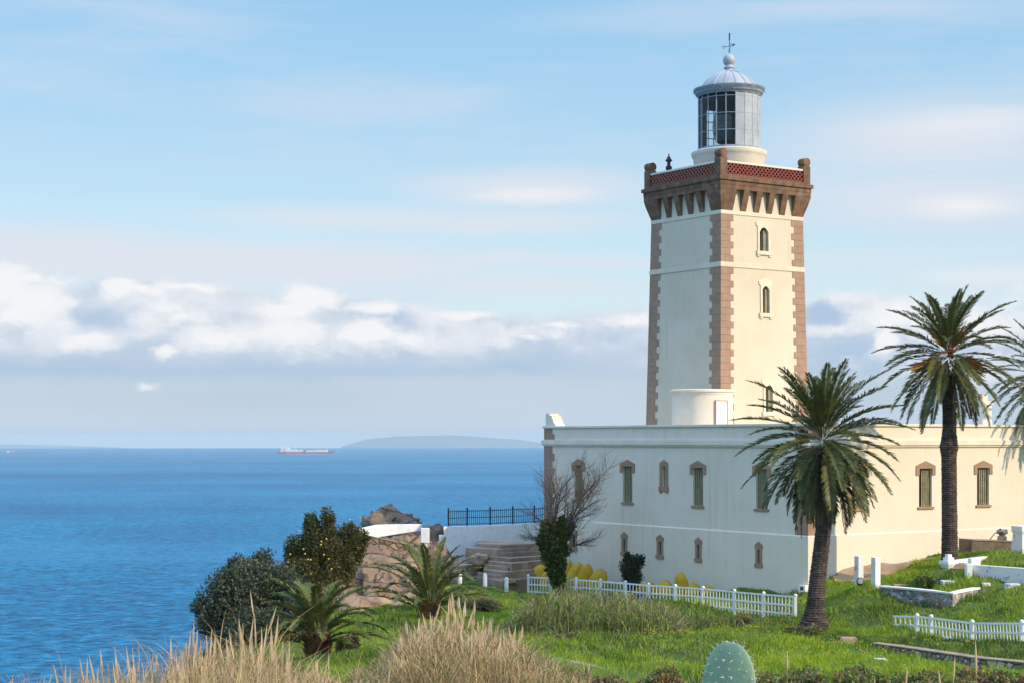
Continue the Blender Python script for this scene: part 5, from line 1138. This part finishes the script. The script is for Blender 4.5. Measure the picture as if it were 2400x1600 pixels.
# masonry planter, pump and pipe
pl = [P(2278, 1263, 93), P(2330, 1265, 93.5), P(2384, 1267, 94)]
wallstrip(pl, 1.2, [-6.6] * 3, mat('planter_stone', (.20, .15, .115), .9, (.12, .095, .075), 1.3, 6, bump=.7, bscale=5), 'stone_planter', 'rough brown masonry tank against the sunlit wall behind the big pillar', 'tank', .06, mat('sand_cap', (.34, .27, .2), .9, (.25, .19, .14), 2, 4))
q_ = P(2349, 1265, 93.9); pu_ = thing('water_pump', tuple(q_), 'old grey metal pump with a bent pipe standing on the masonry tank', 'pump')
mtl = mat('old_galvanised_metal', (.30, .29, .27), .5, (.16, .14, .12), 5, 5, metal=.3)
mb = MB(); mb.box(q_.x - .2, q_.x + .2, q_.y - .15, q_.y + .25, q_.z, q_.z + .22); mb.lathe([(.16, .22), (.18, .3), (.24, .38), (.24, .48), (.14, .54), (.0, .58)], tuple(q_), 14); mb.build('base', mtl, pu_)
mb = MB(); mb.tube([(q_.x - .28, q_.y, q_.z + .46), (q_.x + .26, q_.y, q_.z + .46)], [.12, .14], 10); mb.lathe([(.0, .5), (.1, .52), (.1, .6), (0, .66)], (q_.x - .1, q_.y, q_.z), 8); mb.build('motor', mtl, pu_)
mb = MB(); mb.tube([(q_.x - .25, q_.y, q_.z + .44), (q_.x - .4, q_.y, q_.z + .38), (q_.x - .68, q_.y, q_.z + .02), (q_.x - .70, q_.y, q_.z - .1)], .03, 6); mb.build('pipe', mtl, pu_)
q_ = P(2388, 1292, 89); kp = thing('white_pillar', tuple(q_), 'big white square pillar with a moulded cap at the right edge', 'pillar'); c_, s_ = math.cos(R(24)), math.sin(R(24)); X0 = q_.x + .30; f_ = lambda x, y, z: (X0 + x * c_ - y * s_, 89.3 + x * s_ + y * c_, z); pz = lambda py: (EYE_ROW - py) / F * 89
mb = MB(); vs = []
for (h, z) in ((.44, pz(1292) - .3), (.42, pz(1285)), (.36, pz(1252))): vs += [f_(-h, -h, z), f_(h, -h, z), f_(h, h, z), f_(-h, h, z)]
mb.add(vs, [(i * 4 + k, i * 4 + (k + 1) % 4, i * 4 + 4 + (k + 1) % 4, i * 4 + 4 + k) for i in range(2) for k in range(4)] + [(3, 2, 1, 0), (8, 9, 10, 11)]); mb.build('shaft', white_w, kp, bevel=.015)
mb = MB(); vs = []
for (h, z) in ((.34, pz(1252) + .002), (.38, pz(1248)), (.42, pz(1243)), (.42, pz(1232))): vs += [f_(-h, -h, z), f_(h, -h, z), f_(h, h, z), f_(-h, h, z)]
mb.add(vs, [(i * 4 + k, i * 4 + (k + 1) % 4, i * 4 + 4 + (k + 1) % 4, i * 4 + 4 + k) for i in range(3) for k in range(4)] + [(3, 2, 1, 0), (12, 13, 14, 15)]); mb.build('cap', white_p, kp, bevel=.015)
for (a, b_, t_, bo, d, dp, lb) in ((2209, 2243, 1355.5, 1361, 84, .5, 'thin white stone slab lying in the bright grass of the garden'), (2361, 2392, 1368, 1376, 81.5, .5, 'white stone slab lying in the grass at the right edge'), (2305, 2322, 1364, 1372, 82.5, .4, 'small greyish stone block in the garden grass'), (2096, 2132, 1361.5, 1366, 84, .5, 'brownish plank like slab beside the dark tuft'), (2053, 2081, 1537, 1546, 58, .4, 'white stone slab in the grass in front of the far rubble wall')):
    blk('stone_slab', lb, a, b_, t_, bo, d, dp, white_w if 'brown' not in lb else soil_m, 'slab', 'stone slabs in the grass', .03)
# small floodlight in the grass by the gate post
q_ = P(2016, 1370, 82); fl = thing('floodlight', tuple(q_), 'small black floodlight lying in the grass at the foot of the stained gate post', 'lamp')
mb = MB(); mb.lathe([(.10, -.16), (.17, -.05), (.18, .06), (.15, .08)], (0, 0, 0), 14); mb.v = [(q_.x + x, q_.y - z * .7, q_.z + y + .16 + z * .5) for x, y, z in mb.v]; mb.build('housing', iron, fl, smooth=True)
mb = MB(); mb.lathe([(.14, .07), (.0, .085)], (0, 0, 0), 14); mb.v = [(q_.x + x, q_.y - z * .7 - .03, q_.z + y + .16 + z * .5) for x, y, z in mb.v]; mb.build('lens', lantern_m, fl)
# terrace walls near the camera
wallstrip(pp((1276, 1539, 53), (1330, 1548, 52.6), (1400, 1562, 52), (1515, 1582, 51), (1600, 1597, 50)), .4, [-7.3] * 5, rubble, 'rubble_wall', 'low rubble terrace wall at the bottom edge left of the cactus', 'wall', .05, mat('stone_top', (.40, .31, .24), .9, (.28, .21, .16), 2, 5), 'rubble terrace walls')
wallstrip(pp((2043, 1505, 66), (2100, 1512, 65), (2170, 1522, 63.5), (2287, 1539, 61), (2400, 1550, 59.5), (2480, 1557, 58.5)), .4, [-8.4, -8.4, -8.3, -8.3, -8.2, -8.2], rubble, 'rubble_wall', 'long low rubble terrace wall below the leaning picket fence', 'wall', .05, MATS['stone_top'], 'rubble terrace walls')
bk = thing('brick_stub', tuple(P(1990, 1515, 66)), 'short broken brick step stub left of the long rubble wall', 'masonry stub')
for (a, b_, t_, bo, d, dp) in ((1973, 2010, 1494, 1505, 66.4, .5), (1964, 2004, 1505.5, 1513, 66.1, .6), (1952, 1972, 1520, 1526, 65.5, .4)):
    q0 = P(a, t_, d); q1 = P(b_, bo, d); mb = MB(); mb.box(q0.x, q1.x, d, d + dp, q1.z - (.02 if t_ < 1500 else .3), q0.z); mb.build('brick_course', mat('pinkish_brick', (.36, .19, .13), .9, (.42, .31, .24), 4, 5, bump=.5, bscale=12), bk, bevel=.02)
# crumpled white plastic
q_ = P(2170, 1560, 57); rock('plastic_scrap', (q_.x, q_.y, q_.z), (.15, .1, .11), 77, 'crumpled scrap of white plastic below the long rubble wall', white_p, 12, 8, 'litter')

# ------------------------------------------------------------------ cactus
cm_ = mat('cactus_skin', (.29, .42, .29), .55, (.23, .36, .26), 6, 5, bump=.15, bscale=60, spec=.35, extra=[((.34, .44, .27), 3, .5, .7, .5), ((.34, .29, .17), 16, .66, .72, .6)])
q0 = P(1709, 1600, 10); kc = thing('prickly_pear', (q0.x, 10, gz(q0.x, 10)), 'prickly pear cactus pad with white spines at the bottom edge', 'cactus')
def pad(c, w, h, th, tilt, yaw, name='pad'):
    mb = MB(); nu, nv = 40, 28; vs = []; c = Vector(c); rot = Matrix.Rotation(yaw, 3, 'Z') @ Matrix.Rotation(tilt, 3, 'Y')
    def sp_(u, v_):     # egg outline: wider above the middle
        z = math.sin(v_); r = math.cos(v_); k = 1 - .05 * z; return Vector((w / 2 * r ** .9 * math.cos(u) * k, th / 2 * r * math.sin(u), h / 2 * z))
    for j in range(nv + 1):
        for i in range(nu):
            p = sp_(2 * math.pi * i / nu, -math.pi / 2 + math.pi * j / nv); vs.append(tuple(c + rot @ p))
    mb.add(vs, [(j * nu + i, j * nu + (i + 1) % nu, (j + 1) * nu + (i + 1) % nu, (j + 1) * nu + i) for j in range(nv) for i in range(nu)])
    po = mb.build(name, cm_, kc, smooth=True)
    mb = MB(); rg = random.Random(3)
    spots = []
    for a in range(-5, 6):
        for b_ in range(-6, 7):
            x = (a + .5 * (b_ % 2)) * .058 + rg.uniform(-.010, .010); z = b_ * .046 + rg.uniform(-.010, .010); r2 = (x / (w / 2)) ** 2 + (z / (h / 2)) ** 2
            if r2 < .86: spots.append((Vector((x, -th / 2 * math.sqrt(1 - r2), z)), Vector((x * 3, -1, z * 2)).normalized())); 
    for k in range(34):
        a = 2 * math.pi * k / 34; p = sp_(0 if math.cos(a) > 0 else math.pi, math.asin(max(-1, min(1, math.sin(a))))); spots.append((p, Vector((p.x / w, 0, p.z / h)).normalized()))
    for p, nn in spots:
        p = c + rot @ p; nn = rot @ nn; mb.lathe([(.0045, 0), (.003, .002), (0, .004)], tuple(p), 6)
        for _ in range(4):
            d = (nn + Vector((rg.gauss(0, .45), rg.gauss(0, .45), rg.gauss(0, .45)))).normalized(); mb.tube([p, p + d * rg.uniform(.012, .034)], [.0014, .0003], 3)
    mb.build('spines', mat('spine_white', (.75, .72, .60), .6), po)
pz0 = P(1709, 1503, 10).z
pad((q0.x, 10, pz0 - .24), .325, .48, .055, R(2), R(-28))
pad((q0.x + .02, 10.03, pz0 - .66), .30, .44, .06, R(-14), R(20)); pad((q0.x - .05, 10.06, pz0 - 1.06), .30, .48, .07, R(8), R(-30))

# ------------------------------------------------------------------ ships
def ship(name, px, pyw, d, length, label, big):
    X0, Y0 = XY(px, d); k = thing(name, (X0, Y0, SEA), label, 'ship', 'ships out on the strait'); s = length / 306
    hull = mat('dark_red_hull', (.42, .03, .05), .6, (.30, .035, .08), .02, 3) ; wh = mat('ship_white', (.82, .78, .74), .6, (.7, .68, .66), .05, 3)
    f_ = lambda a, b_, w: (X0 + a * s, Y0 + w * s, SEA + b_ * s)
    mb = MB(); mb.prism([(-150, -2), (138, -2), (148, 6), (153, 14), (120, 11.5), (-128, 11.5), (-153, 11.5), (-153, 4)], -22, 22, f_); mb.build('hull', hull, k)
    mb = MB(); mb.prism([(-110, -3), (150, -3), (146, 2.4), (-110, 2.4)], -22.8, 22.8, f_); mb.build('boot_top', mat('pale_pink_paint', (.6, .45, .48), .7), k)
    if big:
        mb = MB(); mb.prism([(-139, 11.5), (-118, 11.5), (-122, 36), (-126, 41), (-134, 38)], -14, 14, f_); mb.build('funnel', wh, k)
        mb = MB(); mb.prism([(-113, 11.5), (-90, 11.5), (-90, 30), (-101, 38), (-113, 30)], -20, 20, f_); mb.build('bridge', wh, k)
        mb = MB(); mb.prism([(-90, 11.5), (-18, 11.5), (-12, 18), (-22, 22), (-30, 25), (-42, 19), (-56, 27), (-90, 27)], -18, 18, f_); mb.build('forward_tanks', wh, k)
        mb = MB(); mb.prism([(2, 11.5), (120, 11.5), (118, 24), (30, 21), (2, 20)], -18, 18, f_); mb.build('deck_house', wh, k)
        mb = MB(); mb.box(-12, 6, -10, 10, 11.5, 26, lambda a, b_, c: f_(a, c, b_)); mb.build('manifold', mat('ship_grey_blue', (.15, .28, .40), .7), k)
        mb = MB(); [mb.tube([f_(x, 20, 0), f_(x, h, 0)], .9, 5) for x, h in ((-62, 34), (-8, 34), (60, 32), (140, 24), (118, 30))]; mb.build('masts', wh, k)
    else:
        mb = MB(); mb.prism([(-125, 11.5), (-20, 11.5), (-60, 26), (-80, 48), (-100, 40), (-125, 20)], -14, 14, f_); mb.build('bridge', wh, k)
        mb = MB(); mb.prism([(8, 11.5), (22, 11.5), (40, 62), (30, 62)], -4, 4, f_); mb.build('funnel', wh, k)
ship('gas_tanker', 717, 1063, 9600, 306, 'long red hulled gas tanker with white deck houses on the horizon', True)
ship('small_freighter', 28, 1060, 10500, 85, 'tiny freighter with a white bridge near the left edge of the horizon', False)
# ------------------------------------------------------------------ grass, reeds
def pt_in(poly, x, y):
    ins = np.zeros(x.shape, bool); n = len(poly)
    for i in range(n):
        a, b_ = poly[i], poly[(i + 1) % n]; ins ^= ((a[1] > y) != (b_[1] > y)) & (x < (b_[0] - a[0]) * (y - a[1]) / (b_[1] - a[1] + 1e-12) + a[0])
    return ins
pathp = [XY(px, d) for px, d in PATHPOLY]; rockp = [(c.x, c.y) for c in (cor[0], cor[1], cor[3], cor[2])]
wl2 = [XY(px, d) for px, d in ((2090, 66), (2420, 60.2), (2420, 57.2), (2090, 63))]; wl1 = [XY(px, d) for px, d in ((1276, 53.2), (1600, 50.3), (1600, 48), (1276, 50.6))]
stp_p = [XY(1045, 100.8), XY(1285, 102.6), XY(1285, 112), XY(1045, 112)]
def grass_pts(n, px0=380, px1=2460, d0=46, d1=108, pw=1.0):
    px = RNG.uniform(px0, px1, n); d = d0 + (d1 - d0) * RNG.random(n) ** pw; x = (px - 1200) / F * d; y = d; u, v = uvof(x, y)
    bad = ((u > -.12) & (u < 24.3) & (v > -.12)) | pt_in(pathp, x, y) | (pt_in(rockp, x, y) & (RNG.random(n) < .985)) | pt_in(stp_p, x, y) | ((pt_in(wl1, x, y) | pt_in(wl2, x, y)) & (RNG.random(n) < .8)) | (land_dist(x, y) > 1.5)
    x, y = x[~bad], y[~bad]; return x, y
gr = [leafmat('grass_bright', (.34, .44, .03), (.22, .34, .02), .35, .6, .35), leafmat('grass_mid', (.17, .29, .02), (.12, .225, .018), .4, .6, .35), leafmat('grass_deep', (.065, .13, .016), (.045, .095, .014), .4, .6, .3), leafmat('grass_straw', (.33, .29, .12), (.24, .22, .09), .4, .7, .3)]
x, y = grass_pts(330000); z = groundz(x, y) - .03; n = len(x)
patch = fbm(x / 3.6, y / 5, 21, 4) * 1.4; tall = fbm(x / 1.1, y / 1.1, 31, 3)
h = (.10 + .30 * np.clip(tall + .22, 0, 1) ** 1.3 * 2) * RNG.uniform(.6, 1.3, n) * np.where(y > 95, .8, 1)
pr = RNG.random(n) + patch * 1.9; mi = np.where(pr > .42, 0, np.where(pr > .08, 1, 2)); mi = np.where(RNG.random(n) < .035 + .10 * np.clip(-patch * 2, 0, 1), 3, mi)
# a tuft shares its lean
ta = vnoise(x * 1.3, y * 1.3, 9) * 12
v, f = ribbon_arrays(np.stack([x, y, z], -1), h, ta + RNG.normal(0, .8, n), RNG.uniform(.15, .9, n), .020 * y / 60 + .008, 2)
o = np_mesh('grass', v, f, gr, np.repeat(mi, 2)); tag(o, 'lush bright green grass covering the slope in front of the lighthouse', 'grass', kind='stuff')
# yellow flowers and broad weeds near the lower right fence
x, y = grass_pts(1300, 1500, 2440, 52, 80); z = groundz(x, y); n = len(x); keep = fbm(x / 2.5, y / 2.5, 77, 3) > .06; x, y, z = x[keep], y[keep], z[keep]; n = len(x)
h = RNG.uniform(.2, .38, n); v1, f1 = ribbon_arrays(np.stack([x, y, z], -1), h, RNG.uniform(0, 6, n), RNG.uniform(0, .3, n), np.full(n, .02), 2)
tip = np.stack([x, y, z + h], -1); v2, f2 = spindles(tip, tip + np.array([0, 0, .04]), np.full(n, .05), np.zeros(n), (1, 0))
V_, F_, Mi_ = merge([(v1, f1, 0), (v2, f2, 1)]); o = np_mesh('wild_flowers', V_, F_, [gr[1], mat('flower_yellow', (.6, .5, .03), .6)], Mi_); tag(o, 'scattered small yellow wild flowers in the grass near the leaning fence', 'flowers', kind='stuff')

straw = [leafmat('straw_pale', (.76, .58, .32), (.62, .44, .23), .8, .7, .4), leafmat('straw_tan', (.54, .38, .19), (.40, .27, .13), .8, .7, .25), leafmat('straw_brown', (.26, .17, .09), (.17, .115, .065), .8, .7, .2), leafmat('straw_green', (.20, .21, .07), (.13, .15, .05), .8, .6, .3), leafmat('plume_cream', (.80, .64, .44), (.68, .50, .31), 3, .8, .3)]
def reed_bed(name, label, px0, px1, d0, d1, topc, n, leafn, wts, plume=.5, wid=.016, seed=0, low=.25, mats=straw, pl=(.28, .42)):
    g = np.random.default_rng(seed); px = g.uniform(px0, px1, n); d = g.uniform(d0, d1, n); x = (px - 1200) / F * d; y = d; z = groundz(x, y, False)
    tp = np.interp(px, [a for a, _ in topc], [b_ for _, b_ in topc]); ztop = (EYE_ROW - tp) / F * d
    cl = vnoise(x * 2.2 + seed * 9, y * 2.2, seed); h = np.maximum((ztop - z) * (1 - .42 * cl) * (1 - low * g.random(n) ** 1.1) * (1 + .04 * g.normal(size=n)), .25)
    az_ = vnoise(x * 1.5, y * 1.5, seed + 3) * 14 + g.normal(0, .7, n); lean = np.abs(g.normal(0, .09, n)) + .02; wa = g.uniform(-.8, .8, n); base = np.stack([x, y, z], -1)
    parts = []; mi = g.choice(4, n, p=wts)
    v, f = ribbon_arrays(base, h, az_, lean, np.full(n, wid * .8) * d / 26, 4, wa, .55); parts.append((v, f, np.repeat(mi, 4)))
    has = g.random(n) < plume; tip = base + np.stack([np.cos(az_) * lean * h, np.sin(az_) * lean * h, h], -1); dr = np.stack([np.cos(az_) * lean * 1.8, np.sin(az_) * lean * 1.8, np.ones(n)], -1); dr /= np.linalg.norm(dr, axis=1)[:, None]
    L_ = g.uniform(*pl, n)[:, None]; b0_ = (tip - dr * L_ * .55)[has]; t0_ = (tip + dr * L_ * .45)[has]; w_ = (np.full(n, wid * 2.6) * d / 26 * g.uniform(.7, 1.3, n))[has]
    for da_ in (0, 1.57): v, f = spindles(b0_, t0_, w_, wa[has] + da_, (.7, 1, .75, .4, .0)); parts.append((v, f, 4))
    # strap leaves off the stalks and loose blades from the ground
    k = leafn; i = g.integers(0, n, k); s = g.random(k) ** .8 * .9; b_ = base[i] + np.stack([np.cos(az_[i]) * lean[i] * h[i] * s ** 1.8, np.sin(az_[i]) * lean[i] * h[i] * s ** 1.8, h[i] * s], -1)
    lh = g.uniform(.3, .85, k) * np.minimum(1, h[i]); v, f = ribbon_arrays(b_, lh, g.uniform(0, 6.28, k), g.uniform(.2, 1.6, k), np.full(k, wid * 1.3) * d[i] / 26, 3, None, 1.0, g.uniform(0, .7, k)); parts.append((v, f, np.repeat(g.choice(4, k, p=wts), 3)))
    V_, F_, Mi_ = merge(parts); o = np_mesh(name, V_, F_, mats, Mi_); tag(o, label, 'reeds', kind='stuff'); return o
reed_bed('dry_reeds', 'tan dry reeds with plumes filling the lower left corner', -60, 800, 20, 30, [(-60, 1600), (30, 1575), (120, 1580), (200, 1565), (280, 1515), (360, 1510), (420, 1480), (450, 1450), (480, 1450), (560, 1450), (640, 1460), (690, 1530), (730, 1560), (800, 1600)], 5000, 26000, [.28, .38, .26, .08], .08, .0085, 1, .75)
reed_bed('mixed_weeds', 'loose green and straw weeds around the dry grass patch at the bottom centre', 820, 1380, 36, 50, [(780, 1590), (880, 1540), (940, 1500), (1100, 1480), (1200, 1500), (1300, 1540), (1440, 1575)], 1500, 9000, [.16, .18, .16, .50], .05, .010, 15, .85)
reed_bed('pale_plumes', 'thick cream coloured plumes crowning the dry grass patch at the bottom centre', 930, 1220, 35, 44, [(940, 1450), (970, 1425), (1020, 1405), (1060, 1400), (1110, 1415), (1150, 1440), (1180, 1470)], 170, 300, [.5, .4, .1, 0], 1, .014, 12, .30, pl=(.3, .48))
reed_bed('tall_plumes', 'tallest straw coloured plumes standing above the dry reeds on the left', 20, 700, 21, 26, [(40, 1570), (140, 1570), (250, 1500), (280, 1478), (330, 1500), (400, 1480), (440, 1420), (470, 1418), (530, 1405), (560, 1420), (600, 1415), (660, 1430), (700, 1520)], 150, 400, [.5, .4, .1, 0], 1, .012, 2, .22, pl=(.34, .5))
reed_bed('dry_grass', 'yellowish dry grass patch with plumes at the bottom centre left of the reed bed', 860, 1300, 34, 46, [(860, 1590), (900, 1560), (925, 1500), (950, 1470), (975, 1435), (1000, 1470), (1030, 1430), (1060, 1465), (1090, 1430), (1120, 1475), (1160, 1465), (1180, 1500), (1210, 1475), (1250, 1525), (1300, 1555)], 3600, 20000, [.30, .28, .20, .22], .06, .0085, 3, .75)
reed_bed('dry_grass', 'sparse dry stalks at the bottom edge below the low young palm', 640, 900, 30, 36, [(640, 1560), (700, 1545), (760, 1550), (800, 1590), (900, 1600)], 500, 1500, [.5, .35, .05, .1], .4, .013, 7, .4)
greenr = [leafmat('reed_green', (.19, .27, .05), (.12, .19, .035), .6, .6, .3), leafmat('reed_olive', (.30, .34, .09), (.21, .24, .06), .6, .6, .3), leafmat('reed_brown', (.13, .10, .05), (.09, .07, .04), .6), leafmat('reed_straw', (.36, .32, .17), (.26, .23, .11), .6, .7, .3), leafmat('reed_plume', (.34, .30, .17), (.26, .22, .12), 1)]
reed_bed('green_reeds', 'green and straw reed bed in front of the picket fence and the ivy covered tree', 1170, 1600, 64, 78, [(1170, 1490), (1200, 1440), (1240, 1400), (1290, 1370), (1330, 1360), (1400, 1365), (1450, 1380), (1500, 1385), (1560, 1400), (1600, 1450)], 3600, 12000, [.36, .30, .12, .22], .14, .013, 4, .78, mats=greenr, pl=(.3, .5))
reed_bed('tall_grass', 'thin tall grass along the foot of the long picket fence', 1440, 1880, 80, 90, [(1440, 1400), (1520, 1400), (1600, 1418), (1640, 1425), (1880, 1450)], 900, 2500, [.45, .3, .1, .15], .0, .012, 5, .5, mats=greenr)
reed_bed('weeds', 'loose weeds and dry stalks in the grass left of the cactus', 1250, 1760, 56, 66, [(1250, 1490), (1400, 1500), (1600, 1500), (1760, 1520)], 700, 2500, [.45, .3, .1, .15], .05, .012, 6, .7, mats=greenr)
# single plume stalks of the foreground
def stalk(px, pyt, pyb, d, lb, wpx=5, lean=0):
    t_ = P(px, pyt, d); b_ = P(px - lean, pyb, d); gzv = gz(b_.x, b_.y); k = thing('plume_stalk', (b_.x, b_.y, gzv), lb, 'reed', 'single plume stalks in the foreground'); w = wpx * d / F / 2
    mb = MB(); mid = t_.lerp(b_, 1.0); mb.tube([(b_.x, b_.y, gzv), (mid.x, mid.y, mid.z), (t_.x, t_.y, t_.z - .05)], [.005, .004, .003], 5); mb.build('stem', straw[1], k)
    mb = MB(); mb.tube([b_.lerp(t_, .02), b_.lerp(t_, .3), b_.lerp(t_, .65), t_], [w * .4, w, w * .85, w * .1], 7); mb.build('plume', straw[4], k)
stalk(2126, 1559, 1610, 24, 'plume stalk at the bottom edge below the crumpled plastic', 5, 3); stalk(2199, 1564, 1612, 24, 'short plume stalk between two taller ones at the bottom right', 5, -5); stalk(2238, 1536, 1600, 24, 'tall plume stalk in front of the middle of the long rubble wall', 5, 4); stalk(2286, 1498, 1583, 24, 'tallest plume stalk, its tip reaching up to the leaning picket fence', 6, -2)
stalk(1845, 1526, 1570, 26, 'pale plume stalk just right of the cactus pad', 5, 0); stalk(2050, 1585, 1612, 26, 'short pale stalk at the bottom edge under the white slab', 3, 0)

# ------------------------------------------------------------------ air
hb_ = MB(); hb_.box(-26000, 26000, -26000, 26000, -160, 62)
hm = bpy.data.materials.new('haze_air'); hm.use_nodes = True; t = hm.node_tree; t.nodes.remove(t.nodes['Principled BSDF'])
pv_ = t.nodes.new('ShaderNodeVolumePrincipled'); pv_.inputs['Density'].default_value = 5e-5; pv_.inputs['Color'].default_value = (.66, .86, 1.0, 1); pv_.inputs['Anisotropy'].default_value = 0
L(t, pv_.outputs[0], t.nodes['Material Output'].inputs['Volume'])
o = hb_.build('haze', hm); tag(o, kind='stuff')
